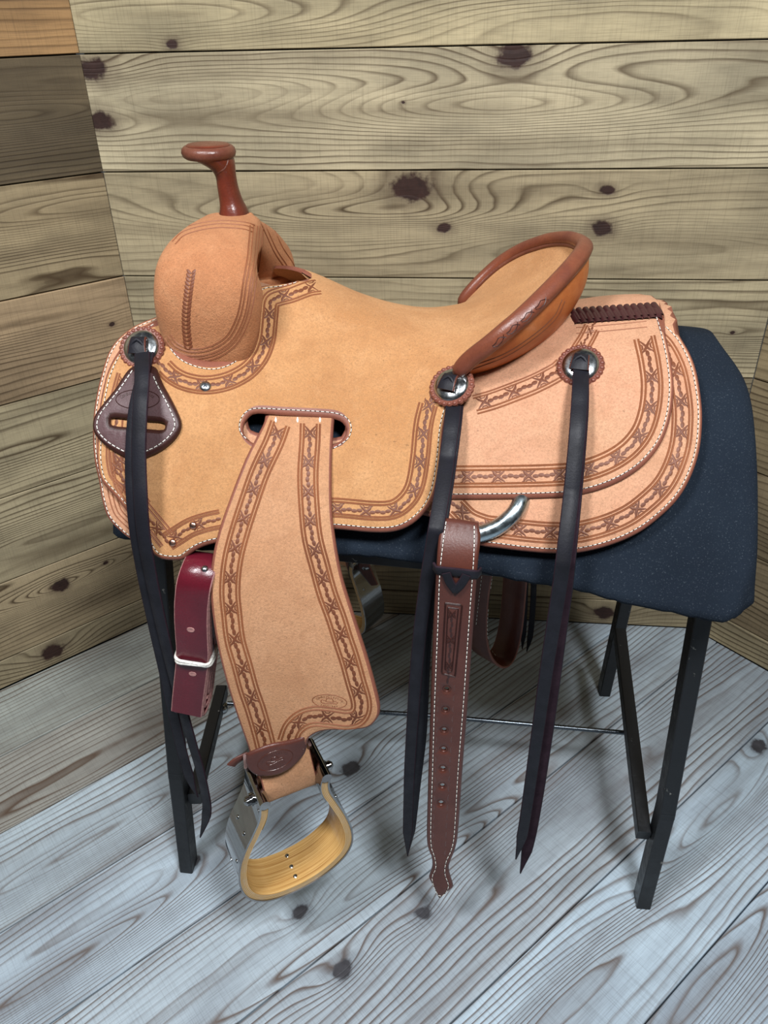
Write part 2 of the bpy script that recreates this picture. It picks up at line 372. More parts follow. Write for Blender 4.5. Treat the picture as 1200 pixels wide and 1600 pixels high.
def panel(S, segs, off, thk, spacing=.009, ws=.05, rnd=.0035, holes=(), step=5, w0=4.0, wl=(0.02, 6.95), wst=.5):
    """leather panel cut to an outline on surface S.  segs: ('px'|'xw', points, rounded_edge).  returns V, F, material index (0 face, 1 edge)"""
    top = off+thk; loops = []
    def seg2d(kind, pts):
        if kind == 'px':
            q = catmull(pts, False, step); x, w = inv(S, q, top, w0, wl, wst); return np.stack([x, w*ws], 1)
        return np.array([(a, b*ws) for a, b in pts], float)
    L = []; fl = []
    for kind, pts, rd in segs:
        q = seg2d(kind, pts)
        if len(L) and np.linalg.norm(L[-1]-q[0]) < 1e-4: q = q[1:]
        for a in q: L.append(a); fl.append(rd)
        if not rd and len(fl) > len(q): fl[-len(q)-1] = False if len(q) else fl[-1]
    if np.linalg.norm(L[-1]-L[0]) < 1e-4: L.pop(); fl.pop()
    loops.append((np.array(L), np.array(fl)))
    for h in holes:
        q = catmull(h, True, step); x, w = inv(S, q, top, w0, wl, wst); loops.append((np.stack([x, w*ws], 1), np.ones(len(q), bool)))
    A = np.concatenate([l[f] for l, f in loops]); B = np.concatenate([np.roll(l, -1, 0)[f] for l, f in loops])
    Aall = np.concatenate([l for l, f in loops]); Ball = np.concatenate([np.roll(l, -1, 0) for l, f in loops])
    lo = loops[0][0].min(0); hi = loops[0][0].max(0)
    gx = np.arange(lo[0], hi[0], spacing); gy = np.arange(lo[1], hi[1], spacing*.87)
    g = np.array([(a+(j % 2)*spacing*.5, b) for j, b in enumerate(gy) for a in gx])
    def inside(q):
        m = inpoly(q, loops[0][0])
        for l, f in loops[1:]: m &= ~inpoly(q, l)
        return m
    g = g[inside(g)]; g = g[segdist(g, Aall, Ball) > spacing*.55]
    ins = []
    for k, (l, f) in enumerate(loops):
        t = np.roll(l, -1, 0)-np.roll(l, 1, 0); n = np.stack([-t[:, 1], t[:, 0]], 1); n /= np.linalg.norm(n, axis=1)[:, None]+1e-12
        for fr in (.35, 1.0):
            for sg in (1, -1):
                q = l[f]+n[f]*sg*rnd*fr
                if len(q): q = q[inside(q)]; q = q[segdist(q, A, B) > rnd*fr*.9] if len(q) else q
                if len(q): ins.append(q)
    pts = np.concatenate([Aall]+ins+[g]) if len(g) else np.concatenate([Aall]+ins)
    ed = []; b = 0
    for l, f in loops: ed += [(b+i, b+(i+1) % len(l)) for i in range(len(l))]; b += len(l)
    r = delaunay_2d_cdt([Vector(p) for p in pts], ed, [], 0, 1e-6)
    P2 = np.array([tuple(v) for v in r[0]]); T = np.array([t for t in r[2] if len(t) == 3])
    cen = P2[T].mean(1); T = T[inside(cen)]
    ar = (P2[T[:, 1], 0]-P2[T[:, 0], 0])*(P2[T[:, 2], 1]-P2[T[:, 0], 1])-(P2[T[:, 2], 0]-P2[T[:, 0], 0])*(P2[T[:, 1], 1]-P2[T[:, 0], 1])
    T = T[np.abs(ar) > 1e-10]
    d = segdist(P2, A, B) if len(A) else np.full(len(P2), 1.0); q = np.clip(d/rnd, 0, 1); hgt = .3+.7*np.sqrt(np.clip(1-(1-q)**2, 0, 1))
    x, w_ = P2[:, 0], P2[:, 1]/ws; base = S(x, w_); N = nrm(S, x, w_)
    Vt = base+N*(off+thk*hgt)[:, None]; Vb = base+N*off
    n = len(P2)
    tr = []
    for a, b_, c in T:
        nn = np.cross(Vt[b_]-Vt[a], Vt[c]-Vt[a]); tr.append((a, b_, c) if nn @ N[a] > 0 else (a, c, b_))
    F = list(tr)+[(c+n, b_+n, a+n) for a, b_, c in tr]; mi = [1 if min(d[list(f)]) < rnd*.6 else 0 for f in tr]+[0]*len(tr)
    cnt = {}
    for f in tr:
        for i in range(3):
            e = (f[i], f[(i+1) % 3]); cnt[e] = 1
    for (a, b_) in list(cnt):
        if (b_, a) not in cnt and d[a] < 1e-5 and d[b_] < 1e-5: F.append((b_, a, a+n, b_+n)); mi.append(1)
    return np.concatenate([Vt, Vb]), F, mi
def mirror(V, F):
    W = np.array(V, float).copy(); W[:, 1] = 2-W[:, 1]
    return W, [tuple(reversed(f)) for f in F]
HIT = {}
def bvh(key, V, F): HIT[key] = BVHTree.FromPolygons([tuple(v) for v in V], [tuple(int(i) for i in f) for f in F])
def cast(keys, x, y):
    d = Vector(ray(x, y)).normalized(); best = None
    for k in keys:
        h = HIT[k].ray_cast(Vector(CAM), d)
        if h[0] is not None and (best is None or h[3] < best[2]): best = (np.array(h[0]), np.array(h[1]), h[3])
    if best is None: return None, None
    n = best[1]; n = n if n @ np.array(d) < 0 else -n
    return best[0], n
def castpath(keys, q):
    P, N = [], []
    for a in q:
        p, n = cast(keys, *a)
        if p is not None: P.append(p); N.append(n)
    P = np.array(P); N = np.array(N)
    if len(N) > 4:
        K = N.copy()
        for i in range(len(N)): K[i] = nz(N[max(0, i-2):i+3].sum(0))
        N = K
    return P, N
def offs(P, d):
    P = np.asarray(P, float); t = np.gradient(P, axis=0); n = np.stack([-t[:, 1], t[:, 0]], 1); n /= np.linalg.norm(n, axis=1)[:, None]+1e-9
    q = P+n*d
    keep = segdist(q, P[:-1], P[1:]) > abs(d)*.93 if d else np.ones(len(q), bool)
    return q[keep]
def frame(P, N):
    T = np.gradient(P, axis=0); T /= np.linalg.norm(T, axis=1)[:, None]+1e-12
    S = np.cross(N, T); S /= np.linalg.norm(S, axis=1)[:, None]+1e-12
    return T, S
GROOVE = [(-1, 0.0), (-.62, .9), (0, .05), (.62, .9), (1, 0.0)]
BEAD = [(-1, -.3), (-.6, .75), (0, 1.0), (.6, .75), (1, -.3)]
def ribbon(mb, P, N, wid, h, prof=GROOVE, mi=0, lift=.00015):
    if len(P) < 2: return
    T, S = frame(P, N); k = len(prof); V = []; F = []
    for p, s, n in zip(P, S, N):
        for a, b in prof: V.append(p+s*a*wid/2+n*(lift+b*h))
    for i in range(len(P)-1):
        for j in range(k-1): F.append((i*k+j, i*k+j+1, (i+1)*k+j+1, (i+1)*k+j))
    mb.put(V, F, mi)
def resample(P, step):
    P = np.asarray(P, float); s = np.concatenate([[0], np.cumsum(np.linalg.norm(np.diff(P, axis=0), axis=1))]); n = max(2, int(round(s[-1]/step))+1)
    u = np.linspace(0, s[-1], n); return np.stack([np.interp(u, s, P[:, k]) for k in range(P.shape[1])], 1)
def groove(mb, keys, px, wid=.0016, h=.0004, d=0, mi=0):
    q = resample(offs(catmull(px, False, 3), d), 3.0); P, N = castpath(keys, q); ribbon(mb, P, N, wid, h, GROOVE, mi)
def stitches(mb, keys, px, d=0, pitch=7.6, ln=5.2, wid=.0013):
    """mi 0 thread, 1 dark line of holes"""
    q = offs(catmull(px, False, 3), d); L = resample(q, 3.0); P, N = castpath(keys, L); ribbon(mb, P, N, .0012, .00008, GROOVE, 1, .00012)
    s = resample(q, pitch)
    for a, b in zip(s[:-1], s[1:]):
        e = a+(b-a)*(ln/pitch); p0, n0 = cast(keys, *a); p1, n1 = cast(keys, *e)
        if p0 is None or p1 is None or np.linalg.norm(p1-p0) > .02: continue
        t = nz(p1-p0); sd = nz(np.cross(n0, t)); n = n0; h = wid*.45; w_ = wid/2
        V = [p0-sd*w_*.6, p0+sd*w_*.6, p1+sd*w_*.6, p1-sd*w_*.6, p0+t*.0004-sd*w_*.5+n*h, p0+t*.0004+sd*w_*.5+n*h, p1-t*.0004+sd*w_*.5+n*h, p1-t*.0004-sd*w_*.5+n*h]
        mb.put([v+n*.0001 for v in V], [(0, 1, 5, 4), (1, 2, 6, 5), (2, 3, 7, 6), (3, 0, 4, 7), (4, 5, 6, 7)], 0)
def strip(mb, P, N, w0, h, mi=0):
    """raised strip with pointed ends"""
    if len(P) < 2: return
    T, S = frame(P, N); V = []; F = []; m = len(P)
    for i, (p, s, n) in enumerate(zip(P, S, N)):
        f = max(.25, math.sin(math.pi*(i+.4)/(m-.2)))
        V += [p-s*w0*f/2, p+n*h*f, p+s*w0*f/2]
    V = [np.asarray(v)+N[0]*.0001 for v in V]
    for i in range(m-1): F += [(3*i, 3*i+1, 3*i+4, 3*i+3), (3*i+1, 3*i+2, 3*i+5, 3*i+4)]
    mb.put(V, F, mi)
def barbs(mb, keys, px, period=47.0, size=1.0, start=.3, mi=1, d=0):
    """barbed-wire tooling: X-shaped barbs joined by a chain of ovals"""
    q = resample(offs(catmull(px, False, 2), d), 1.0); L = len(q)
    T = np.gradient(q, axis=0); T /= np.linalg.norm(T, axis=1)[:, None]+1e-9; Nn = np.stack([-T[:, 1], T[:, 0]], 1)
    def at(u, v):
        i = int(min(max(round(u), 0), L-1)); return q[i]+T[i]*(u-i)+Nn[i]*v
    def lay(uv, wid, h):
        P, N = castpath(keys, [at(a, b) for a, b in uv])
        if len(P) >= 2 and np.linalg.norm(np.diff(P, axis=0), axis=1).max() < .02: strip(mb, P, N, wid, h, mi)
    def oval(u, v, ru, rv):
        c = [at(u+ru*math.cos(a), v+rv*math.sin(a)) for a in np.linspace(0, 2*math.pi, 9)[:-1]]
        P, N = castpath(keys, c+[at(u, v)])
        if len(P) == 9 and np.linalg.norm(P[0]-P[4]) < .02:
            V = [p+n*.0001 for p, n in zip(P[:8], N[:8])]+[P[8]+N[8]*.0009]; mb.put(V, [(i, (i+1) % 8, 8) for i in range(8)], mi)
    u = start*period
    while u < L+2:
        s = size
        for sv in (-1, 1):
            lay([(u-11*s, sv*9.0*s), (u-7.5*s, sv*6.2*s), (u-3*s, sv*2.6*s), (u+2*s, -sv*1.2*s), (u+6*s, -sv*4.4*s), (u+8*s, -sv*8.5*s), (u+11*s, -sv*9.2*s)], .0036*s, .0008)
            lay([(u-6*s, sv*10*s), (u-2.5*s, sv*6.5*s), (u+2.5*s, sv*6.5*s), (u+6*s, sv*10*s)], .0022*s, .0005)
        n = 4; g = period-13*s
        for k in range(n): oval(u+6.5*s+g*(k+.5)/n, (-.7 if k % 2 else .7), g/n*.60, 3.3*s)
        u += period
def border(mb, keys, px, lines, bar, **kw):
    for d in lines: groove(mb, keys, px, d=d, wid=.0025, h=.0006)
    if bar is not None: barbs(mb, keys, px, d=bar, **kw)
def sweep(path, secs, closed_ends=True, uvs=False):
    """path: list of (center, axis_a, axis_b); secs: list of 2-D loops (same count)"""
    V = []; F = []; k = len(secs[0]); UV = []
    for i, ((c, a, b), s) in enumerate(zip(path, secs)):
        for j, (u, v) in enumerate(s): V.append(np.asarray(c)+np.asarray(a)*u+np.asarray(b)*v); UV.append((i/(len(path)-1), j/k))
    for i in range(len(path)-1):
        for j in range(k): F.append((i*k+j, i*k+(j+1) % k, (i+1)*k+(j+1) % k, (i+1)*k+j))
    if closed_ends: F += [tuple(range(k))[::-1], tuple(range((len(path)-1)*k, len(path)*k))]
    return V, F, UV
def circ(r, n=12, ry=None, e=2.0):
    ry = r if ry is None else ry
    out = []
    for i in range(n):
        a = 2*math.pi*i/n; c, s = math.cos(a), math.sin(a)
        out.append((r*math.copysign(abs(c)**(2/e), c), ry*math.copysign(abs(s)**(2/e), s)))
    return out
def tube(mb, P, r, n=10, mi=0, ry=None, up=None, caps=True):
    P = np.asarray(P, float); T = np.gradient(P, axis=0); path = []; a = None
    for i, t in enumerate(T):
        t = nz(t)
        if up is not None: a = nz(np.cross(t, up))
        else:
            if a is None: a = nz(np.cross(t, (0.3, 0.2, 1.0) if abs(t[2]) < .9 else (1, 0, 0)))
            a = nz(a-t*(a @ t))
        path.append((P[i], a, np.cross(t, a)))
    rs = r if hasattr(r, '__len__') else [r]*len(P)
    V, F, U = sweep(path, [circ(q, n, None if ry is None else ry*q/rs[0] if rs[0] else ry) for q in rs], caps); mb.put(V, F, mi, U)
def strap(mb, P, Wd, wid, thk, mi_front=0, mi_edge=1, mi_back=0, uv=False):
    """flat strap; Wd width direction per point"""
    P = np.asarray(P, float); T = np.gradient(P, axis=0); V = []; F = []; mi = []; m = len(P)
    ws = wid if hasattr(wid, '__len__') else [wid]*m
    for p, t, wd, w_ in zip(P, T, Wd, ws):
        t = nz(t); s = nz(wd-t*(wd @ t)); n = np.cross(t, s)
        c = thk*.3
        for a, b in ((-w_/2+c, thk/2), (w_/2-c, thk/2), (w_/2, thk/2-c), (w_/2, -thk/2+c), (w_/2-c, -thk/2), (-w_/2+c, -thk/2), (-w_/2, -thk/2+c), (-w_/2, thk/2-c)): V.append(p+s*a+n*b)
    k = 8
    for i in range(m-1):
        for j in range(k):
            F.append(((i+1)*k+j, (i+1)*k+(j+1) % k, i*k+(j+1) % k, i*k+j)); mi.append(mi_front if j == 0 else mi_back if j == 4 else mi_edge)
    F += [tuple(range(k))[::-1], tuple(range((m-1)*k, m*k))]; mi += [mi_edge]*2
    b = len(mb.V); mb.V += [tuple(v) for v in V]; mb.F += [tuple(i+b for i in f) for f in F]; mb.mi += mi; mb.uv += [(0, 0)]*len(V)
def ortho(n):
    n = nz(np.asarray(n, float)); a = nz(np.cross((0, 0, 1.0), n)); return a, np.cross(n, a), n
def lathe(mb, c, n, prof, seg=32, mi=0, rmod=None):
    """prof: (radius, height); rmod(angle) scales the radius"""
    a, b, n = ortho(n); V = []; F = []; k = seg
    for r, h in prof:
        for i in range(seg):
            t = 2*math.pi*i/seg; q = r*(rmod(t, r) if rmod else 1); V.append(np.asarray(c)+a*q*math.cos(t)+b*q*math.sin(t)+n*h)
    for i in range(len(prof)-1):
        for j in range(k): F.append((i*k+j, i*k+(j+1) % k, (i+1)*k+(j+1) % k, (i+1)*k+j))
    F.append(tuple(range((len(prof)-1)*k, len(prof)*k)))
    mb.put(V, F, mi)
def boxbar(mb, p0, p1, a, wa, wb, mi=0):
    """square bar from p0 to p1; a: side direction"""
    p0 = np.asarray(p0, float); p1 = np.asarray(p1, float); t = nz(p1-p0); a = nz(np.asarray(a, float)-t*(np.asarray(a, float) @ t)); b = np.cross(t, a)
    c = .0015; s = [(-wa/2+c, -wb/2), (wa/2-c, -wb/2), (wa/2, -wb/2+c), (wa/2, wb/2-c), (wa/2-c, wb/2), (-wa/2+c, wb/2), (-wa/2, wb/2-c), (-wa/2, -wb/2+c)]
    V, F, U = sweep([(p0, a, b), (p1, a, b)], [s, s]); mb.put(V, F, mi)

# ================================================================== the setting
def prism(poly, y0, y1, c=.0012):
    """polygon in local x,z extruded along local y, chamfered towards the room (-y)"""
    P = np.array(poly, float); n = len(P); a = np.roll(P, 1, 0); b = np.roll(P, -1, 0)
    def inset(d):
        out = []
        for i in range(n):
            e1 = nz(P[i]-a[i]); e2 = nz(b[i]-P[i]); n1 = np.array([-e1[1], e1[0]]); n2 = np.array([-e2[1], e2[0]]); m = nz(n1+n2); out.append(P[i]+m*d/max(.3, m @ n1))
        return np.array(out)
    I = inset(c)
    V = [(p[0], y0, p[1]) for p in I]+[(p[0], y0+c, p[1]) for p in P]+[(p[0], y1, p[1]) for p in P]
    F = [tuple(range(n))]+[(i+n, (i+1) % n+n, (i+1) % n, i) for i in range(n)]+[(i+2*n, (i+1) % n+2*n, (i+1) % n+n, i+n) for i in range(n)]+[tuple(range(2*n, 3*n))[::-1]]
    return V, F
PLANKS = []
def plank(parent, mat, origin, ax, az, poly, tint, y0=0.0, thick=.018):
    ay = np.cross(az, ax); c = np.array(poly).mean(0); poly = np.array(poly)-c
    V, F = prism(poly, y0, y0+thick)
    o = bpy.data.objects.new('plank', mesh(V, F, mat, False, name='plank')); COL.objects.link(o)
    og = np.asarray(origin)+np.asarray(ax)*c[0]+np.asarray(az)*c[1]
    o.parent = parent
    o.matrix_world = Matrix(((ax[0], ay[0], az[0], og[0]), (ax[1], ay[1], az[1], og[1]), (ax[2], ay[2], az[2], og[2]), (0, 0, 0, 1)))
    o['seed'] = float(random.random()*10); o['tint'] = [float(v) for v in tint]
    for k in ('k1', 'k2', 'k3', 'k4'): o[k] = [9.0, 9.0, 0.0]
    for k in ('c1', 'c2'): o[k] = [9.0, 9.0, 0.0]
    PLANKS.append((o, np.asarray(og), np.asarray(ax), np.asarray(az), poly)); return o
def mark(o, key, P, r):
    for q, og, ax, az, poly in PLANKS:
        if q is o: d = P-og; o[key] = [float(d @ ax), float(d @ az), float(r)]
SQ = 1/math.sqrt(2); ZROW = [0.0, .07, .252, .435, .617, .802, .987, 1.17, 1.353, 1.536, 1.72, 1.90]
def wall(name, origin, ax, length, tints, lo=0.0):
    ax = np.array(ax); az = np.array([0, 0, 1.0]); ay = np.cross(az, ax); og = np.array(origin)
    mb = MB(); V = [og+ax*a+ay*b+az*c for c in (0, 1.9) for a, b in ((lo, .0185), (length, .0185), (length, .05), (lo, .05))]
    mb.put(V, [(0, 3, 2, 1), (4, 5, 6, 7), (0, 1, 5, 4), (1, 2, 6, 5), (2, 3, 7, 6), (3, 0, 4, 7)])
    w_ = mb.build(name, 'frame', None, False); w_['kind'] = 'structure'
    out = []
    for k in range(len(ZROW)-1):
        z0, z1 = ZROW[k]+.0011, ZROW[k+1]-.0011
        out.append(plank(w_, 'wall', og, ax, az, [(lo, z0), (length, z0), (length, z1), (lo, z1)], tints[k % len(tints)], random.uniform(-.0012, .0012)))
    return out
wb = wall('wall_back', (0, 1.456, 0), (1.0, 0, 0), .541, [(.88, .83, .75), (.84, .78, .70), (.90, .86, .78), (.83, .79, .71), (.88, .85, .78), (.84, .80, .73), (1.04, 1.03, .99), (1.0, .97, .86), (1.03, 1.0, .90)], -.659)
wl = wall('wall_left', (-.658, 1.456, 0), (SQ, SQ, 0), 0.0, [(.80, .76, .70), (.84, .76, .68), (1.0, .97, .90), (.90, .87, .80), (.78, .64, .55), (.80, .72, .62), (.30, .26, .22), (.74, .50, .32), (.92, .84, .70)], -2.2)
wr = wall('wall_right', (.541, 1.456, 0), (SQ, -SQ, 0), 2.2, [(.95, .90, .80), (.66, .58, .50), (.70, .62, .54), (.62, .55, .46), (.74, .66, .54), (.62, .50, .42), (.7, .6, .5)], 0.0)
NB = np.array([0, 1.0, 0]); NL = np.array([-SQ, SQ, 0])
def wpt(x, y, which): return ony(x, y, 1.456) if which is wb else onplane(x, y, (-.658, 1.456, 0), NL)
def knot(which, key, x, y, r):
    P = wpt(x, y, which); k = max(i for i in range(len(ZROW)) if ZROW[i] <= P[2]); mark(which[k], key, P, r)
for key, x, y, r in (('k1', 270, 70, .007), ('k1', 803, 86, .019), ('k2', 147, 108, .018), ('k3', 158, 190, .016), ('k4', 630, 160, .002),
                     ('k1', 645, 292, .024), ('k2', 693, 356, .009), ('k3', 940, 358, .012), ('k4', 948, 297, .008), ('k1', 1145, 520, .003), ('k1', 946, 957, .016)): knot(wb, key, x, y, r)
for key, x, y, r in (('c1', 760, 165, 9), ('c2', 300, 150, -6), ('c1', 560, 335, 8), ('c2', 1000, 380, -6), ('c1', 300, 30, 7), ('c2', 900, 25, -4), ('c1', 1100, 520, 8)): knot(wb, key, x, y, r)
for key, x, y, r in (('c1', 20, 185, 9), ('c1', 110, 330, 8), ('c2', 40, 420, -4), ('c1', 80, 500, 5), ('c1', 60, 700, 5), ('k1', 95, 915, .013), ('k2', 165, 880, .004), ('c1', 130, 900, 9), ('c1', 100, 820, -5), ('k1', 82, 1018, .018), ('k1', 175, 507, .004)): knot(wl, key, x, y, r)

# floor: boards run parallel to the left wall
fl = MB(); fl.put([(-2.4, -1.6, -.06), (2.4, -1.6, -.06), (2.4, 1.5, -.06), (-2.4, 1.5, -.06), (-2.4, -1.6, -.0185), (2.4, -1.6, -.0185), (2.4, 1.5, -.0185), (-2.4, 1.5, -.0185)],
                  [(0, 3, 2, 1), (4, 5, 6, 7), (0, 1, 5, 4), (1, 2, 6, 5), (2, 3, 7, 6), (3, 0, 4, 7)])
floor = fl.build('floor', 'frame', None, False); floor['kind'] = 'structure'
def clip(poly, n, c):
    out = []
    for i in range(len(poly)):
        a, b = np.array(poly[i]), np.array(poly[(i+1) % len(poly)]); da, db = a @ n-c, b @ n-c
        if da <= 0: out.append(a)
        if (da < 0 < db) or (db < 0 < da): out.append(a+(b-a)*da/(da-db))
    return out
FA = np.array([SQ, SQ, 0]); FN = np.array([-SQ, SQ, 0])
SEAM = [1.495, 1.3075, 1.128, .9415, .757, .584, .389, .2125, .028, -.157, -.342, -.527, -.712, -.90, -1.09]
FT = [(.84, .76, .62), (.74, .62, .50), (.95, .95, .93), (.98, .99, 1.0), (.98, .97, .96), (.93, .91, .90), (1.04, 1.07, 1.09), (.98, 1.02, 1.06)]
FB = []
for k in range(len(SEAM)-1):
    hi, lo = SEAM[k]-.0012, SEAM[k+1]+.0012
    q = [(-2.2, lo), (2.2, lo), (2.2, hi), (-2.2, hi)]                 # (t along, s across)
    q = clip(q, np.array([SQ, SQ]), 1.4555)                             # Y <= back wall
    q = clip(q, np.array([1.0, 0]), 1.9965*SQ)                          # X+Y <= right wall
    q = clip(q, np.array([-SQ, -SQ]), 1.5); q = clip(q, np.array([-SQ, SQ]), 2.3); q = clip(q, np.array([SQ, -SQ]), 2.3)
    if len(q) < 3: continue
    FB.append(plank(floor, 'floor', (0, 0, 0), FA, FN, q, FT[k] if k < len(FT) else FT[3+k % 5], random.uniform(0, .0008)))
def fknot(key, x, y, r):
    P = onz(x, y); s = P @ FN; k = max(i for i in range(len(SEAM)) if SEAM[i] >= s)
    if k < len(FB): mark(FB[k], key, P, r)
for key, x, y, r in (('k1', 468, 1425, .010), ('k2', 535, 1513, .013), ('k3', 662, 1425, .012), ('k4', 547, 1200, .014), ('k1', 156, 1491, .006), ('k1', 1185, 1165, .014), ('k1', 300, 1345, .010),
                     ('c1', 90, 1520, 9), ('c1', 140, 1320, 8), ('c1', 1080, 1330, 10), ('c2', 930, 1500, -9), ('c1', 580, 1420, 8), ('c2', 700, 1300, -5), ('c1', 120, 1220, 4), ('c1', 900, 1250, -5), ('c1', 1100, 1560, 6)): fknot(key, x, y, r)

# ================================================================== saddle stand
stand = empty('saddle_stand', (-.06, 1.0, 0), 'black steel saddle stand with black cloth padded top, standing in the plank corner', 'stand')
def lerp(a, b, t): return np.asarray(a)+(np.asarray(b)-np.asarray(a))*t
def mirY(p): return np.array([p[0], 2-p[1], p[2]])
LEGN = {}
for side in (-1, 1):
    foot = onz(295, 1352) if side < 0 else onz(1003, 1407)
    if side < 0: knee, top = ony(279, 1200, .785), ony(263, 860, .845)
    else: knee, top = ony(1039, 1262, .785), ony(1092, 940, .845)
    foot[2] = 0.0; knee = np.array([knee[0], .782, knee[2]])
    for far in (False, True):
        P = [foot, knee, top]
        if far: P = [mirY(p) for p in P]; P[0][1] = 1.236
        mb = MB(); A = (1, 0, 0)
        d1 = nz(P[1]-P[0])
        boxbar(mb, P[0], P[1]+d1*.006, A, .022, .030); boxbar(mb, P[1]-nz(P[2]-P[1])*.006, P[2]+(0, 0, .10), A, .022, .030)
        mb.build('leg', 'frame', stand, False)
        LEGN[(side, far)] = P
    # slanting brace from the near foot to the far leg
    near = lerp(LEGN[(side, False)][0], LEGN[(side, False)][1], .72)+np.array([-side*.022, .0, 0]); fr = ony(968, 988, 1.16) if side > 0 else ony(347, 1078, 1.02)
    mb = MB(); boxbar(mb, near, fr, (1, 0, 0), .020, .024)
    br = mb.build('brace', 'frame', stand, False)
    bp = ony(985, 1129, 1.0) if side > 0 else ony(352, 1098, .995)
    mb = MB(); lathe(mb, bp-np.array([0, .016, 0]), (side*-.3, -1, .4), [(.0001, -.01), (.0095, -.01), (.0095, .001), (.008, .005), (.004, .0075), (.0001, .008)], 14)
    mb.build('bolt', 'steel', br)
mb = MB(); tube(mb, [ony(356, 1099, .985), ony(660, 1117, .985), ony(977, 1145, .985)], .0042, 10); mb.build('rod', 'darksteel', stand)
# top rails under the cloth
mb = MB()
for side in (False, True):
    boxbar(mb, LEGN[(-1, side)][2]+(0, 0, .03), LEGN[(1, side)][2]+(0, 0, .03), (0, 1, 0), .025, .025)
mb.build('rail', 'frame', stand, False)
# padded top: the cloth covered barrel
_q = np.array([(185, 838), (300, 855), (420, 860), (560, 866), (700, 884), (800, 902), (890, 918), (1062, 957), (1140, 966)], float)
_x, _w = inv(padS, _q, 0, 5.0)
ZB = sm(list(_x)+[.338], list(padS(_x, _w)[:, 2])+[padS(_x, _w)[-1, 2]+.016])
nx, nw = 90, 44
V = []; xs = np.concatenate([np.linspace(-.418, .30, nx-12), np.linspace(.305, .338, 12)])
def padprof(x):
    ws = np.linspace(0, 6.9, 240); Q = padS(np.full(240, x), ws); k = np.argmin(np.abs(Q[:, 2]-ZB(x))); return ws[k]
rows = []
for i, x in enumerate(xs):
    wm = padprof(x); w_ = np.linspace(0, wm, nw); Q = padS(np.full(nw, x), w_)
    e = max(0, (x-.312)/.026); e2 = max(0, (-.400-x)/.018)
    shrink = .0135*(1-math.sqrt(max(0, 1-min(1, e)**2)))+.013*(1-math.sqrt(max(0, 1-min(1, e2)**2)))
    Nn = nrm(padS, np.full(nw, x), w_); Q = Q-Nn*shrink
    Q[:, 0] -= max(0, e)*.020*np.exp(-(w_/.9)**2)
    Q[:, 0] += np.clip((-.33-x)/.106, 0, 1)*.075*np.exp(-(w_/2.6)**4)
    for j in range(nw):
        f = j/(nw-1); wr_ = .0016*math.sin(x*60+f*9)*max(0, f-.75)*4+.003*math.sin(x*140+f*22)*max(0, (x-.22)/.12)*max(0, f-.8)*4
        Q[j] = Q[j]+Nn[j]*wr_
    inner = [Q[-1]+np.array([0, .004, -.006]), Q[-1]+np.array([0, .012, -.008]), Q[-1]+np.array([0, .05, .006])]
    half = list(Q)+inner
    rows.append([p for p in reversed(half)]+[mirY(p) for p in half[1:]])
k = len(rows[0]); V = [p for r in rows for p in r]; F = []
for i in range(len(rows)-1):
    for j in range(k-1): F.append((i*k+j, i*k+j+1, (i+1)*k+j+1, (i+1)*k+j))
for i in (0, len(rows)-1):                                              # rounded, closed ends
    c = np.mean(rows[i], 0); b = len(V); ring = [lerp(p, c, .12)+np.array([(.004 if i else -.004), 0, 0]) for p in rows[i]]; V += ring; V.append(c+np.array([(.004 if i else -.004), 0, 0]))
    for j in range(k-1):
        F.append((i*k+j, i*k+j+1, b+j+1, b+j)); F.append((b+j, b+j+1, b+k))
cover = add('pad_cover', mesh(V, F, 'pad', True, 70), stand, label='black cloth cover, pulled tight over the barrel and tucked at the corners')
bvh('pad', V, F)
# small tear with bare filling at the tucked corner
p, n = cast(['pad'], 1184, 931)
if p is not None:
    mb = MB(); lathe(mb, p, n, [(.0001, -.001), (.0045, -.001), (.004, .0015), (.0015, .0028), (.0001, .003)], 9, rmod=lambda t, r: 1+.35*math.sin(3*t)); mb.build('torn_corner', 'raw', cover)

# ================================================================== the saddle
SB = (-.06, 1.0, .66)
saddle = empty('western_saddle', SB, 'tan roughout western ranch saddle with barbed-wire tooling, strapped over the black stand', 'saddle')
def two(name, V, F, mi, mats, ang=50, label=None):
    """near part and its mirror image on the far side"""
    me = mesh(V, F, mats, True, ang, mi, name=name); n = add(name, me, saddle, label=label)
    W, G_ = mirror(V, F); add(name, mesh(W, G_, mats, True, ang, mi, name=name), saddle)
    return n
def stuff(mb, name, mats, parent, kind='stuff'):
    if mb.V: mb.build(name, mats, parent, True, 60, kind)

# ---- skirt (lower layer)
SK_R = [(1046, 505), (1064, 524), (1080, 552), (1090, 580), (1097, 620), (1099, 655), (1095, 700), (1083, 740), (1064, 775), (1038, 803), (1000, 832), (955, 852), (905, 864), (860, 865), (820, 862), (780, 857), (748, 852), (715, 838), (690, 815)]
SK_L = [(300, 822), (262, 846), (225, 850), (205, 845), (187, 832), (167, 810), (157, 780), (153, 755), (146, 722), (143, 685), (145, 640), (155, 590), (172, 542), (205, 510), (250, 490)]
ridge = lambda a, b, n: [(t, 0.0) for t in np.linspace(a, b, n)]
V, F, mi = panel(body, [('xw', ridge(-.372, .252, 60), False), ('xw', [(.252, 0.0), (.2525, .3), (.2535, .6)], True), ('px', SK_R[1:]+[(640, 800), (560, 795), (400, 800)]+SK_L, True), ('xw', [(-.374, 1.0), (-.372, 0.0)], False)], 0, .0065, holes=[[(396, 640), (460, 644), (528, 650), (540, 662), (536, 676), (524, 682), (460, 680), (400, 674), (388, 662), (388, 648)]])
near_skirt = two('skirt', V, F, mi, ['rough', 'edge']); bvh('skirt', V, F)
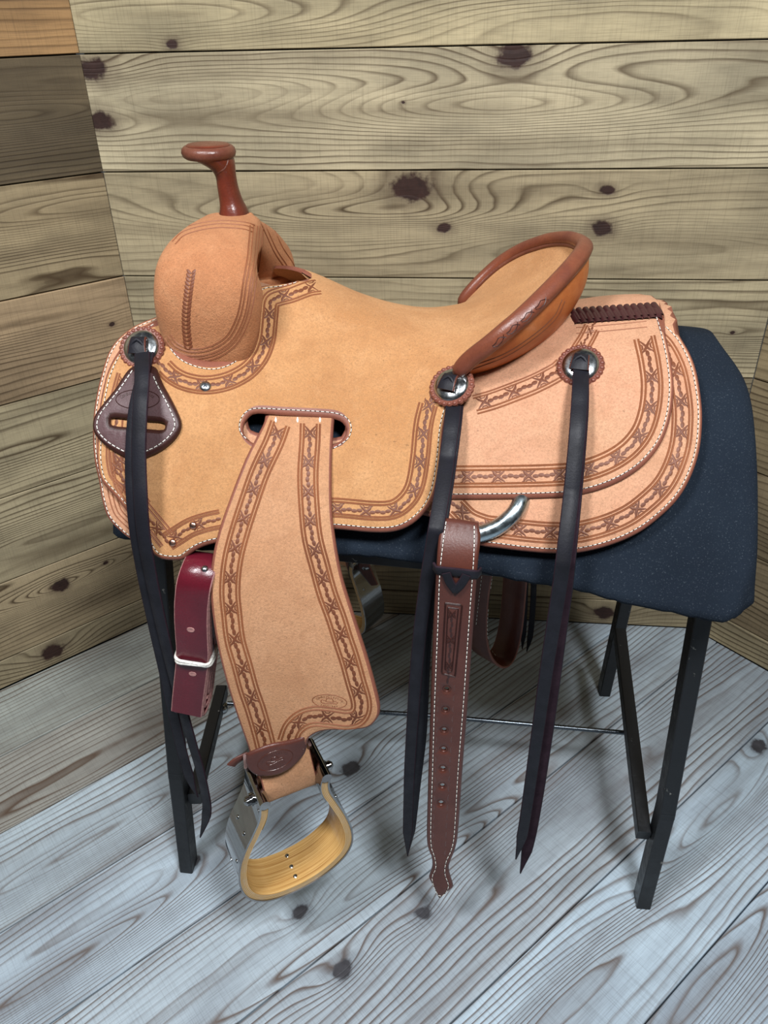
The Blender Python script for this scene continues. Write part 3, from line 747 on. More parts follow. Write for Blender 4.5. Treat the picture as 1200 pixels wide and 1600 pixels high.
# ---- rear jockey (upper layer behind the cantle)
RJ = [(1031, 486), (1041, 520), (1050, 562), (1054, 605), (1049, 650), (1035, 690), (1011, 722), (981, 745), (945, 762), (905, 773), (870, 777), (800, 779), (700, 780)]
V, F, mi = panel(body, [('xw', ridge(.085, .236, 18), False), ('xw', [(.236, 0.0), (.2362, .3), (.2366, .6)], True), ('px', RJ[1:], True), ('px', [(700, 780), (683, 760), (683, 700), (690, 650), (702, 615)], True), ('xw', [(.0, 1.25), (.085, 0.0)], False)], .0068, .0055)
near_rj = two('rear_jockey', V, F, mi, ['rough', 'edge']); bvh('rj', V, F)

# ---- seat with front jockeys: near half, far half and the dish of the cantle
X0 = -.0125
RIM = np.array([(-.0125, .872, .857), (.004, .868, .878), (.022, .862, .896), (.039, .861, .912), (.056, .866, .926), (.073, .878, .939), (.089, .895, .950), (.106, .917, .961), (.121, .944, .969), (.131, .969, .973), (.137, 1.0, .9745)])
xr, wr_ = np.array([X0]), None
def w_at(x, px):  # w on the seat where the rim starts
    ws = np.linspace(.5, 4, 300); Q = pj(seat(np.full(300, x), ws)+.0135*nrm(seat, np.full(300, x), ws)); return ws[np.argmin(np.abs(Q[:, 1]-px))]
W1 = w_at(X0, 588)
SEAT_FRONT = [(462, 437), (448, 441), (432, 443), (414, 445), (402, 448), (397, 458), (395, 480), (392, 508), (386, 533), (374, 548), (354, 558), (330, 561), (306, 557), (286, 547), (271, 531), (261, 516), (253, 494), (253, 494)]
SEAT_LEFT = [(253, 494), (236, 500), (208, 517), (183, 547), (167, 578), (158, 612), (152, 650), (150, 690), (150, 722), (156, 750), (167, 765), (182, 781), (202, 808), (220, 833), (233, 858), (242, 870), (258, 876), (283, 876), (296, 867), (310, 858), (330, 851), (372, 843), (420, 834), (470, 829), (520, 827), (582, 832), (618, 830), (645, 818), (668, 795), (682, 765), (690, 720), (695, 670), (702, 640), (707, 612)]
SLOT = [(402, 644), (445, 647), (500, 650), (522, 652), (536, 658), (542, 670), (537, 683), (525, 691), (490, 695), (440, 696), (405, 694), (390, 688), (381, 676), (381, 663), (388, 651)]
seam = [(X0, t) for t in np.linspace(W1, 0, 16)]
V, F, mi = panel(seat, [('xw', ridge(X0, -.207, 40), False), ('px', SEAT_FRONT+SEAT_LEFT[1:], True), ('xw', seam, False)], .008, .0055, holes=[SLOT], w0=3.0)
V = np.array(V); mb = MB(); mb.put(V, F); mb.mi = list(mi)
bvh('seat', V, F)
W, G_ = mirror(V, F); mb.put(W, G_); mb.mi[len(mi):] = list(mi)
# dish: Hermite loft from the seat's rear section to the rim
def rimat(v):
    s = np.linspace(0, 1, len(RIM)); u = abs(v); P = np.array([np.interp(1-u, s, RIM[:, k]) for k in range(3)])
    return P if v <= 0 else mirY(P)
RD = catmull(RIM.tolist()+[mirY(p).tolist() for p in RIM[-2::-1]], False, .004)
def rimv(v):   # v in -1..1
    s = np.concatenate([[0], np.cumsum(np.linalg.norm(np.diff(RD, axis=0), axis=1))]); u = (v+1)/2*s[-1]
    return np.array([np.interp(u, s, RD[:, k]) for k in range(3)])
nv, nu = 61, 22; D = []
for v in np.linspace(-1, 1, nv):
    wq = abs(v)*W1; a = seat([X0], [wq])[0]; n = nrm(seat, np.array([X0]), np.array([wq]))[0]; a = a+n*.0135
    tx = (seat([X0+.004], [wq])[0]-seat([X0-.004], [wq])[0])/.008
    if v > 0: a = mirY(a); tx = np.array([tx[0], -tx[1], tx[2]])
    b = rimv(v); L = np.linalg.norm(b-a); inw = np.array([0.0, (1-b[1]), 0]); b = b+inw*.05-np.array([0, 0, .002])
    tb = nz(np.array([.62, (b[1]-1)*1.6, .95]))*L
    col = []
    for u in np.linspace(0, 1, nu):
        h00, h10, h01, h11 = 2*u**3-3*u**2+1, u**3-2*u**2+u, -2*u**3+3*u**2, u**3-u**2
        col.append(h00*a+h10*tx*L+h01*b+h11*tb)
    D.append(col)
D = np.array(D); V2 = D.reshape(-1, 3); F2 = [(i*nu+j, (i+1)*nu+j, (i+1)*nu+j+1, i*nu+j+1) for i in range(nv-1) for j in range(nu-1)]
if np.cross(D[30, 3]-D[30, 2], D[31, 2]-D[30, 2])[2] < 0: pass
else: F2 = [tuple(reversed(f)) for f in F2]
mb.put(V2, F2, 0)
seat_o = mb.build('seat', ['seat', 'edge'], saddle, True, 60)
bvh('dish', V2, F2)
bmx = bmesh.new(); bmx.from_mesh(seat_o.data); bmesh.ops.remove_doubles(bmx, verts=bmx.verts, dist=.0006); bmx.to_mesh(seat_o.data); bmx.free(); finish(seat_o.data, True, 60)
# ---- cantle binding, welt and back
mb = MB(); vv = np.linspace(-1, 1, 90); P = np.array([rimv(v) for v in vv])
path = []; secs = []
for i, v in enumerate(vv):
    t = nz(P[min(i+1, 89)]-P[max(i-1, 0)]); out = nz(np.array([.75, (P[i][1]-1)*3.0, -.35])); out = nz(out-t*(out @ t)); b = np.cross(t, out)
    e = min(1, (1-abs(v))/.07); s = .45+.55*math.sqrt(max(0, 1-(1-e)**2))
    path.append((P[i], out, b)); secs.append(circ(.0105*s, 16, .0085*s, 2.3))
V, F, U = sweep(path, secs); mb.put(V, F); binding = mb.build('cantle_binding', 'bind', saddle, True, 70); bvh('bind', V, F)
mb = MB(); Q = np.array([D[i, nu-2] for i in range(4, nv-4)])+np.array([0, 0, .002]); tube(mb, resample(Q, .004), .0028, 8); mb.build('welt', 'hornwrap', binding)
mb = MB(); ring = resample(Q, .0046)
for i in range(1, len(ring)-1):                                        # beading of short stitches along the welt
    t = nz(ring[i+1]-ring[i-1]); a = nz(np.cross(t, (0, 0, 1))); p = ring[i]+np.array([0, 0, .0022])
    mb.put([p-a*.0028, p-t*.0012+np.array([0, 0, .0012]), p+a*.0028, p+t*.0012+np.array([0, 0, .0012])], [(0, 1, 2), (0, 2, 3), (0, 3, 1), (1, 3, 2)])
stuff(mb, 'beading', 'bind', binding)
mb = MB()
for k in range(1, 5):
    c = np.array([757+22*k, 553-19.5*k]); t = nz(np.array([22.0, -19.5])); n = np.array([-t[1], t[0]])
    for sg in (-1, 1): 
        P_, N_ = castpath(['bind'], [c+t*a+n*b*sg for a, b in ((-12, 1), (-5, 4.5*(.6+.4*sg)), (3, 4), (9, 1.5), (13, -3))]); ribbon(mb, P_, N_, .0011, .0003)
stuff(mb, 'carved_leaves', ['brown_tool'], binding)
CB = [(716, 590), (745, 584), (785, 571), (820, 553), (850, 533), (872, 513), (886, 497)]
xq, wq = inv(body, catmull(CB, False, 8), .012, 2.0); bs = body(xq, wq)+.012*nrm(body, xq, wq)
apx = np.array([.128, 1.0, float(ZR(.128))+.0125]); base = np.concatenate([bs[:-1], [lerp(bs[-1], apx, .35)], [apx]]); base = catmull(base.tolist(), False, .006)
base = resample(np.concatenate([base, [mirY(p) for p in base[-2::-1]]]), .004)
nb = 61; mv = np.linspace(0, 1, nb); bl = resample(base, np.linalg.norm(np.diff(base, axis=0), axis=1).sum()/(nb-1))[:nb]
C_ = []
for i in range(len(bl)):
    v = -1+2*i/(len(bl)-1); a = rimv(v*.985); b = bl[i]; m = []
    outd = nz(np.array([.8, (a[1]-1)*2.5, 0]))
    for u in np.linspace(0, 1, 12): m.append(lerp(a, b, u)+outd*(.010*math.sin(math.pi*u)+.004*(1-u))*min(1, (1-abs(v))*6)-np.array([0, 0, .004*u*(1-u)]))
    C_.append(m)
C_ = np.array(C_); V3 = C_.reshape(-1, 3); F3 = [(i*12+j, i*12+j+1, (i+1)*12+j+1, (i+1)*12+j) for i in range(len(bl)-1) for j in range(11)]
mb = MB(); mb.put(V3, F3); cback = mb.build('cantle_back', 'tan_smooth', saddle, True, 70); bvh('cback', V3, F3)
mb = MB()
for d in (0, 5): groove(mb, ['cback'], [(735, 577), (790, 556), (835, 527), (868, 497), (882, 470)], d=d-4)
stuff(mb, 'tooled_lines', ['tooldark'], cback)

# ---- swell (fork)
OUT = [(.888, .824), (.867, .844), (.8550, .873), (.851, .905), (.849, .938), (.855, .968), (.874, .992), (.908, 1.006), (.953, 1.012), (1.0, 1.013)]
XF = [-.340, -.350, -.358, -.363, -.364, -.362, -.360, -.356, -.348, -.340]; XB = [-.282, -.266, -.255, -.246, -.240, -.240, -.243, -.249, -.256, -.258]
RR = [.016, .022, .027, .031, .034, .034, .032, .030, .027, .026]
def dens(A): A = np.array(A, float); return catmull(A.tolist(), False, 1e9) if False else np.stack([np.interp(np.linspace(0, 1, 40), np.linspace(0, 1, len(A)), A[:, k]) for k in range(A.shape[1])], 1)
def dense(A, n=44):
    A = np.array(A, float); s = np.arange(len(A)); g = [sm(s, A[:, k]) for k in range(A.shape[1])]; u = np.linspace(0, len(A)-1, n); return np.stack([q(u) for q in g], 1)
Z = dense([(y, z, a, b, r) for (y, z), a, b, r in zip(OUT, XF, XB, RR)])
Z = np.concatenate([Z, [[1+(1-q[0])*.86, q[1]-.034*min(1, (1-q[0])/.12), q[2], q[3]-.006, q[4]] for q in Z[-2::-1]]]); path = []; secs = []
tang = np.gradient(Z[:, :2], axis=0)
for q, t in zip(Z, tang):
    t = t/np.linalg.norm(t); on = np.array([0, -t[1], t[0]]);
    c = np.array([(q[2]+q[3])/2, q[0], q[1]])-on*q[4]
    path.append((c, np.array([1.0, 0, 0]), on)); secs.append(circ((q[3]-q[2])/2, 40, q[4], 3.2))
V, F, U = sweep(path, secs); mb = MB(); mb.put(V, F); swell = mb.build('swell', 'swell', saddle, True, 80); bvh('swell', V, F)

# ---- horn: neck and cap
mb = MB(); c0 = ony(366, 337, 1.0); 
neck = [(c0+(0, 0, -.006), .0205, .024), (ony(365, 326, 1.0), .0165, .020), (ony(361, 312, 1.0), .0140, .0165), (ony(356, 292, 1.0), .0125, .0150), (ony(353, 275, 1.0), .0122, .0150), (ony(348, 263, 1.0), .0150, .0180), (ony(340, 254, 1.0), .0205, .0225), (ony(332, 247, 1.0), .0255, .0265), (ony(328, 243, 1.0), .0275, .0285)]
tl = [(.10, 0, .99)]*4+[(.08, 0, .99)]*2+[(.02, 0, 1)]*3
dz = dense([list(c)+[a, b] for c, a, b in neck], 30); path = []; secs = []
for q in dz: path.append((q[:3], np.array([1.0, 0, -.06]), np.array([0, 1.0, 0]))); secs.append(circ(q[3], 28, q[4], 2.1))
V, F, U = sweep(path, secs); mb.put(V, F); horn = mb.build('horn', 'horn', saddle, True, 70); bvh('horn', V, F)
mb = MB(); cc = ony(326, 236, 1.0); a = nz(np.array([1.0, 0, -.02])); path = []; secs = []
for h, r in ((-.0085, .0235), (-.0080, .0275), (-.0055, .0310), (-.001, .0325), (.003, .0315), (.0058, .0285), (.0068, .0235), (.0072, .012), (.0073, .002)): path.append((cc+np.array([.0, 0, h]), a, np.array([0, 1.0, 0]))); secs.append(circ(r, 32, r*1.02))
V, F, U = sweep(path, secs); mb.put(V, F); hcap = mb.build('horn_cap', 'hornwrap', horn, True, 70)
mb = MB(); path = []; secs = []
for h, r in ((.0066, .0262), (.0078, .0245), (.0084, .018), (.0086, .002)): path.append((cc+np.array([.0, 0, h]), a, np.array([0, 1.0, 0]))); secs.append(circ(r, 32, r*1.02))
V, F, U = sweep(path, secs); mb.put(V, F); mb.build('cap_top', 'horn', horn, True, 70)
mb = MB()                                                               # scalloped collar where the swell cover meets the neck
for i in range(36):
    t = 2*math.pi*i/36; d = np.array([math.cos(t), math.sin(t)*1.12, 0]); c = c0+d*np.array([.0215, .0225, 0])+np.array([0, 0, .001-.004*abs(math.sin(t))])
    lathe(mb, c, (d[0]*.75, d[1]*.75, .7), [(.0030, -.0015), (.0030, .0006), (.0015, .0014)], 7)
mb.build('scalloped_collar', 'swell', swell, True, 60)
mb = MB(); K = ['horn']; groove(mb, K, [(357, 248), (352, 262), (344, 268), (336, 274)], wid=.0012, h=.0003); stuff(mb, 'seam', ['hornwrap'], horn)

# ---- swell tooling
mb = MB(); K = ['swell']
SWP = [(391, 352), (389, 375), (386, 405), (380, 440), (375, 475), (368, 500), (354, 525), (331, 540), (302, 545), (278, 537), (266, 522)]
for d in (0, 5, 11, 15, 20): groove(mb, K, SWP, d=-d, wid=.0020, h=.0006)
for d in (0, 5, 11): groove(mb, K, [(266, 374), (280, 360), (303, 351), (340, 345), (380, 347), (398, 352)], d=d, wid=.0020, h=.0006)
for d in (0, 5, 15): groove(mb, K, [(408, 350), (418, 372), (429, 395), (443, 416), (449, 428)], d=-d, wid=.0020, h=.0006)
stuff(mb, 'tooled_lines', ['tool'], swell)
mb = MB(); lace = resample(catmull([(299, 424), (294, 460), (291, 490), (291, 515), (294, 542)], False, 3), 6.2)
for a in lace:
    for s in (-1, 1):
        P, N = castpath(K, [(a[0]+s*6.5, a[1]-3), (a[0]+s*4, a[1]+1.0), (a[0]+s*.5, a[1]+4)])
        if len(P) == 3: strip(mb, P, N, .0042, .0011, 0)
stuff(mb, 'lacing', ['tooldark'], swell)

# ---- stitching and tooling on the flat panels
K = ['seat']; mb = MB()
stitches(mb, K, [(463, 441), (450, 445), (432, 448), (415, 450), (408, 455), (404, 470), (402, 490), (397, 515), (390, 538), (377, 558), (355, 572), (330, 577), (304, 572), (281, 561), (264, 541), (257, 520), (251, 500)], d=0)
stitches(mb, K, SEAT_LEFT[1:-1], d=-8)
stitches(mb, K, [(398, 692), (385, 686), (375, 674), (375, 658), (385, 643), (402, 638), (445, 640), (500, 643), (526, 646), (542, 653), (549, 668), (544, 685), (528, 697), (520, 701)], d=0)
stuff(mb, 'stitching', ['thread', 'hole'], seat_o)
mb = MB()
SWB = [(500, 446), (482, 449), (455, 459), (436, 464), (424, 470), (421, 488), (419, 510), (416, 532), (407, 556), (390, 577), (368, 591), (345, 599), (318, 602), (290, 597), (270, 587), (256, 574)]
border(mb, K, SWB, (-9, -13, 9, 14), 0, period=44, size=.92)
border(mb, K, SEAT_LEFT[23:-1], (-20, -24, -43, -48), -32, period=45, size=.95)
border(mb, K, SEAT_LEFT[4:13], (-17, -21, -40), -30, period=44, size=.8)
FR = [(186, 705), (190, 745), (200, 770), (222, 798), (244, 824), (262, 846), (262, 846), (278, 836), (298, 824), (322, 816), (345, 811)]
border(mb, K, FR[:6], (-10, -15, 10, 14), 0, period=42, size=.85); border(mb, K, FR[6:], (-10, -14, 10, 14), 0, period=42, size=.85)
stuff(mb, 'tooled_border', ['tool', 'tooldark'], seat_o)
K = ['rj']; mb = MB(); stitches(mb, K, RJ, d=8); stuff(mb, 'stitching', ['thread', 'hole'], near_rj)
mb = MB(); border(mb, K, RJ[1:], (19, 24, 45, 51), 35, period=48, size=1.0)
border(mb, K, [(742, 632), (770, 624), (800, 613), (835, 599), (868, 582), (880, 572)], (-10, -14, 10, 15), 0, period=48)
border(mb, K, [(904, 548), (914, 533), (920, 522), (925, 512)], (-8, -12, 8, 12), 0, period=26, size=.55, start=.35)
for d in (0, 9): groove(mb, K, [(900, 512), (950, 508), (1010, 502)], d=d)
stuff(mb, 'tooled_border', ['tool', 'tooldark'], near_rj)
K = ['skirt']; mb = MB(); stitches(mb, K, SK_R, d=8); stitches(mb, K, SK_L[1:], d=6); stuff(mb, 'stitching', ['thread', 'hole'], near_skirt)
mb = MB(); border(mb, K, SK_R, (17, 22, 43, 48), 33, period=48); 
for d in (14, 20, 26): groove(mb, K, SK_L[2:9], d=d)
stuff(mb, 'tooled_border', ['tool', 'tooldark'], near_skirt)
# braided lace along the top of the rear jockey
mb = MB(); K = ['rj']
for i in range(13):
    t = i/12; c = np.array([898+128*t, 497-9*t])
    for s in (0, 1):
        q = [c+np.array([-5+s*3, -13+s*9]), c+np.array([-1+s*2, -8+s*10]), c+np.array([4, -1+s*7]), c+np.array([7-s*2, 5+s*5])]
        P, N = castpath(K, q)
        if len(P) == 4: ribbon(mb, P, N, .0088, .0028, BEAD)
mb.build('braided_lace', 'braid', near_rj, True, 60)
# screw and rivets
def stud(px, keys, r, name, mat, parent, phillips=False):
    p, n = cast(keys, *px); mb = MB(); lathe(mb, p, n, [(r*1.02, -.001), (r, .0012), (r*.8, .0024), (r*.4, .003), (.0001, .0032)], 20)
    o = mb.build(name, mat, parent)
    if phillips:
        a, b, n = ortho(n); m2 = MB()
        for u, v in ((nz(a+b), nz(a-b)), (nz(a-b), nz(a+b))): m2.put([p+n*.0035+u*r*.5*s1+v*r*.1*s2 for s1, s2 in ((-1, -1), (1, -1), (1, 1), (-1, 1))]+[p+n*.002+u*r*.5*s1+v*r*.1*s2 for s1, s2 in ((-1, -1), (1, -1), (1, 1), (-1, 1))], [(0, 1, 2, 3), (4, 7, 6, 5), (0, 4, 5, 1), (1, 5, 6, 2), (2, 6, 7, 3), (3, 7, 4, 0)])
        m2.build('cross_slot_shade', 'darksteel', o, False)  # raised cross, coloured dark to stand in for shade in the screw recess
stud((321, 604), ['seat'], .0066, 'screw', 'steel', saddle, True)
stud((302, 821), ['seat'], .0046, 'rivet', 'copper', saddle); stud((270, 848), ['seat'], .0046, 'rivet', 'copper', saddle)

# ---- fender (near and far) with the leather that runs to the stirrup
FEND = [(413, 640), (413, 655), (401, 680), (385, 712), (362, 770), (341, 830), (330, 880), (328, 930), (335, 990), (348, 1050), (366, 1110), (387, 1170), (394, 1196), (394, 1196), (430, 1190), (478, 1172), (478, 1172), (481, 1158), (490, 1149), (508, 1143), (540, 1142), (572, 1139), (588, 1127), (594, 1108), (586, 1070), (572, 1020), (553, 960), (535, 900), (524, 840), (519, 790), (519, 720), (522, 662), (524, 645), (524, 645)]
V, F, mi = panel(fendS, [('px', FEND+[(413, 640)], True)], 0, .0055, ws=1.0, spacing=.010, w0=.6, wl=(.02, 1.1), wst=.08)
FV, FF, FM = V, F, mi; fender = add('fender', mesh(V, F, ['fender', 'edge'], True, 50, mi, name='fender'), saddle); bvh('fender', V, F)
K = ['fender']; mb = MB()
FL = [(438, 662), (427, 692), (406, 737), (390, 782), (374, 832), (363, 877), (359, 922), (362, 960), (367, 1000), (378, 1039), (388, 1076), (399, 1108), (410, 1146), (416, 1170)]
FR_ = [(485, 662), (484, 692), (481, 742), (483, 792), (488, 840), (500, 887), (511, 927), (525, 965), (535, 997), (546, 1030), (556, 1066), (564, 1094), (564, 1110), (556, 1121), (540, 1124), (517, 1121), (492, 1119), (472, 1125), (457, 1139), (449, 1160)]
border(mb, K, FL, (-10, -15, 10, 15), 0, period=48, size=.95); border(mb, K, FR_, (-10, -15, 10, 15), 0, period=46, size=.95)
stuff(mb, 'tooled_border', ['tool', 'tooldark'], fender)
mb = MB()
for x in (431, 465, 500):
    P, N = castpath(K, [(x, 652), (x, 656), (x, 660)])
    if len(P) == 3: strip(mb, P, N, .0028, .0012)
stuff(mb, 'stitching', ['thread'], fender)
# oval maker's stamps: border ring, lettering on arcs, hat
GLY = {}
def glyph(ch):
    if ch not in GLY:
        cu = bpy.data.curves.new('glyph', 'FONT'); cu.body = ch; ob = bpy.data.objects.new('glyph', cu); COL.objects.link(ob)
        dg = bpy.context.evaluated_depsgraph_get(); dg.update(); me = ob.evaluated_get(dg).to_mesh(); v = np.array([tuple(q.co)[:2] for q in me.vertices]) if len(me.vertices) else np.zeros((0, 2)); f = [tuple(p.vertices) for p in me.polygons]
        GLY[ch] = (v, f); ob.evaluated_get(dg).to_mesh_clear(); bpy.data.objects.remove(ob); bpy.data.curves.remove(cu)
    return GLY[ch]
def stamp(parent, keys, c, rx, ry, tilt, mat, top='CowboyClassics', bottom='SADDLERY', hat=True, wid=.0010):
    mb = MB(); ct, st = math.cos(tilt), math.sin(tilt); c = np.array(c, float)
    def m(u, v): return (c[0]+u*ct-v*st, c[1]+u*st+v*ct)
    def line(pts, w_=wid):
        P, N = castpath(keys, [m(*p) for p in pts])
        if len(P) > 1: ribbon(mb, P, N, w_, .0003)
    line([(rx*math.cos(t), ry*math.sin(t)) for t in np.linspace(0, 2*math.pi, 60)])
    def arc(txt, a0, a1, up, hgt):
        n = len(txt)
        for i, ch in enumerate(txt):
            t = a0+(a1-a0)*(i+.5)/n; px_, py_ = rx*.80*math.cos(t), ry*.74*math.sin(t); tx, ty = -rx*math.sin(t), ry*math.cos(t)
            if not up: tx, ty = -tx, -ty
            l = math.hypot(tx, ty); tx, ty = tx/l, ty/l; nx_, ny_ = ty, -tx; v, f = glyph(ch)
            if not len(v): continue
            v = (v-np.array([v[:, 0].mean(), .35]))*hgt; W = []
            for a, b in v:
                p, n_ = cast(keys, *m(px_+tx*a+nx_*b, py_+ty*a+ny_*b))
                if p is None: break
                W.append(p+n_*.0004)
            if len(W) == len(v): mb.put(W, f)
    arc(top, math.pi*1.10, math.pi*1.90, True, ry*.50)
    if bottom: arc(bottom, math.pi*.72, math.pi*.28, False, ry*.42)
    if hat:
        s = rx/28.0*.9
        line([(-16*s, 1*s), (-13*s, 4*s), (-5*s, 4.5*s), (5*s, 3*s), (13*s, 3.2*s), (15*s, .5*s), (10*s, -1*s), (5*s, .5*s), (-4*s, 1*s), (-10*s, -1.5*s), (-14*s, -2*s), (-16*s, 1*s)])
        line([(-7*s, 0), (-6*s, -4*s), (-3*s, -6*s), (0, -5*s), (3*s, -6*s), (6*s, -3*s), (6.5*s, 0)])
    stuff(mb, 'maker_stamp', [mat], parent, None)
stamp(fender, ['fender'], (515, 1096), 27, 10.5, .10, 'tool')

# ---- stirrup: profile traced in its own upright plane, then given its depth
ANG = math.radians(31); SA = np.array([math.cos(ANG), math.sin(ANG), 0]); SBk = np.array([-math.sin(ANG), math.cos(ANG), 0]); P0 = ony(455, 1395, .630)
def splane(x, y):
    p = onplane(x, y, P0, SBk); return np.array([(p-P0) @ SA, p[2]-P0[2]])
RIMP = [(414, 1258), (412, 1280), (401, 1306), (389, 1331), (382, 1353), (381, 1375), (387, 1393), (400, 1402), (420, 1403), (445, 1396), (476, 1382), (505, 1364), (531, 1341), (543, 1322), (544, 1302), (536, 1280), (521, 1257), (510, 1241), (507, 1228), (510, 1215)]
prof = resample(catmull([splane(*p) for p in RIMP], False, .004), .0035); DEP = .064
tn = np.gradient(prof, axis=0); tn /= np.linalg.norm(tn, axis=1)[:, None]; pn = np.stack([-tn[:, 1], tn[:, 0]], 1)   # points to the inside
LIFT = np.array([0, 0, 0.0])
def slab(o0, o1, y0, y1, flip=False, mir=False, lo=0, hi=None):
    """shell between offsets o0..o1 from the profile, from depth y0 to y1"""
    q = prof[lo:hi]; n_ = pn[lo:hi]; V = []; F = []; mi = []; U = []; m = len(q)
    for i in range(m):
        for (o, y, uu) in ((o1, y0, (i/m, 0.02)), (o1, y1, (i/m, .98)), (o0, y1, (i/m, 0.02)), (o0, y0, (i/m, .98))):
            a = q[i]+n_[i]*o; V.append(P0+SA*a[0]+np.array([0, 0, a[1]])+SBk*y); U.append((uu[0], uu[1]))
    for i in range(m-1):
        for j in range(4): F.append((i*4+j, i*4+(j+1) % 4, (i+1)*4+(j+1) % 4, (i+1)*4+j)); mi.append(1 if j in (1, 3) else 0)
    F += [(3, 2, 1, 0), tuple((m-1)*4+j for j in range(4))]; mi += [1, 1]
    return V, F, mi, U
def make_stirrup(far):
    root = None
    def out(mb, name, mats, parent, **kw):
        if far: mb.V = [tuple(mirY(v)+np.array(FARS)) for v in mb.V]; mb.F = [tuple(reversed(f)) for f in mb.F]
        return mb.build(name, mats, parent, True, 40, **kw)
    mb = MB(); V, F, mi, U = slab(-.0045, .0045, .0015, DEP-.0015); b = len(mb.V); mb.put(V, F, 0, U); mb.mi = mi
    for k in range(0, len(U), 4):                                       # laminated edge uses v for its layers
        pass
    st = out(mb, 'stirrup', ['swood', 'ply'], saddle)
    mb = MB(); V, F, mi, U = slab(-.0070, -.0045, -.0005, DEP+.0005); mb.put(V, F); out(mb, 'metal_binding', 'chrome', st)
    n = len(prof); kk = int(n*.10)
    for lo, hi in ((0, kk), (n-kk, n)):
        mb = MB(); V, F, mi, U = slab(.0045, .0062, -.0005, DEP+.0005, lo=lo, hi=hi); mb.put(V, F); out(mb, 'inner_plate', 'chrome', st)
        e = prof[0] if lo == 0 else prof[-1]; P = [P0+SA*e[0]+np.array([0, 0, e[1]])+SBk*y for y in np.linspace(-.0015, DEP+.0015, 6)]
        mb = MB(); tube(mb, P, .0072, 12); out(mb, 'rolled_top', 'chrome', st)
    # cross bolt with hex nuts and rivets
    top = [P0+SA*prof[i][0]+np.array([0, 0, prof[i][1]])+SBk*DEP*.5+np.array([0, 0, -.020]) for i in (0, -1)]
    d = nz(top[1]-top[0]); mb = MB(); tube(mb, [top[0]-d*.019, lerp(top[0], top[1], .5), top[1]+d*.019], .0045, 10)
    lathe(mb, top[0]-d*.006, -d, [(.009, 0), (.009, .006), (.0065, .0065), (.0065, .011), (.003, .0145), (.0001, .015)], 12); lathe(mb, top[1]+d*.006, d, [(.009, 0), (.009, .006), (.0065, .0065), (.0065, .011), (.003, .0145), (.0001, .015)], 12)
    out(mb, 'cross_bolt', 'chrome', st)
    for fr, y, ins in ((.14, .72, 0), (.14, .28, 0), (.27, .55, 0), (.86, .25, 0), (.86, .75, 0), (.50, .24, 1), (.50, .50, 1), (.50, .80, 1), (.22, .18, 0), (.9, .3, 1)):
        i = int(fr*n); o = .0045 if ins else -.0070; s = 1 if ins else -1; c = prof[i]+pn[i]*o; nn = (SA*pn[i][0]+np.array([0, 0, pn[i][1]]))*s
        mb = MB(); lathe(mb, P0+SA*c[0]+np.array([0, 0, c[1]])+SBk*DEP*y, nn, [(.0031, -.0005), (.003, .0007), (.0018, .0014), (.0001, .0017)], 12); out(mb, 'rivet', 'steel', st)
    return st, top
FARS = (0, 0, 0)
stir, btop = make_stirrup(False)
# stirrup leather from under the fender round the bolt
bm_ = lerp(btop[0], btop[1], .5); bw = np.linalg.norm(btop[1]-btop[0]); up = ony(437, 1172, .672)
def leather(far):
    mb = MB(); P = []
    f0 = -SBk
    P.append(up+np.array([0, .020, .014])); P.append(up+np.array([0, .010, -.004])); P.append(lerp(up, bm_, .55)+f0*.012)
    for t in np.linspace(0, math.pi, 9): P.append(bm_+f0*.011*math.cos(t)-np.array([0, 0, .012*math.sin(t)]))
    P.append(lerp(up, bm_, .55)-f0*.008); P.append(up-f0*.002+np.array([0, .022, .014]))
    P = catmull(P, False, .006); wd = np.tile(SA, (len(P), 1)); strap(mb, P, wd, min(.078, bw-.014), .005)
    if far: mb.V = [tuple(mirY(v)+np.array(FARS)) for v in mb.V]; mb.F = [tuple(reversed(f)) for f in mb.F]
    o = mb.build('stirrup_leather', ['fender', 'edge'], saddle)
    return o, mb
sl, slm = leather(False); bvh('sl', slm.V, slm.F)
# keeper strap (hobble) around the fender neck
KP = [(384, 1181), (400, 1174), (425, 1165), (452, 1160), (470, 1155), (480, 1148), (480, 1148), (481, 1162), (479, 1175), (466, 1192), (448, 1206), (428, 1213), (404, 1214), (390, 1206), (384, 1195), (384, 1181), (384, 1181)]
def kS(x, w):
    x = np.atleast_1d(np.asarray(x, float)); w = np.atleast_1d(np.asarray(w, float)); u = (x-up[0])/SA[0]
    return np.stack([x, up[1]-.012+u*SA[1]*.75-.014*(1-(u/.06)**2), w], 1)
V, F, mi = panel(kS, [('px', KP, True)], 0, .004, ws=1.0, spacing=.006, w0=.3, wl=(.02, 1.1), wst=.08, step=3)
mb = MB(); mb.put(V, F); mb.mi = list(mi); bvh('keeper', V, F)
keeper = mb.build('keeper_strap', ['brown', 'brown'], saddle, label='brown leather keeper strap with an oval stamp')
pb = [ony(481, 1156, .690), ony(470, 1176, .712), ony(430, 1186, .715), ony(392, 1196, .690), ony(383, 1190, .652)]
mb = MB(); strap(mb, catmull(pb, False, .01), np.tile((0, 0, 1.0), (len(catmull(pb, False, .01)), 1)), .018, .004); mb.build('strap_back', ['brown', 'brown'], keeper)
tl_ = [ony(388, 1178, .668), ony(378, 1183, .664), ony(368, 1189, .660), ony(361, 1196, .657)]
mb = MB(); strap(mb, catmull(tl_, False, .004), np.tile((0.2, 0, 1.0), (len(catmull(tl_, False, .004)), 1)), list(np.linspace(.009, .014, len(catmull(tl_, False, .004)))), .003); mb.build('strap_tail', ['brown', 'brown'], keeper)
stamp(keeper, ['keeper'], (430, 1188), 29, 14, -.36, 'scallop', wid=.0009)

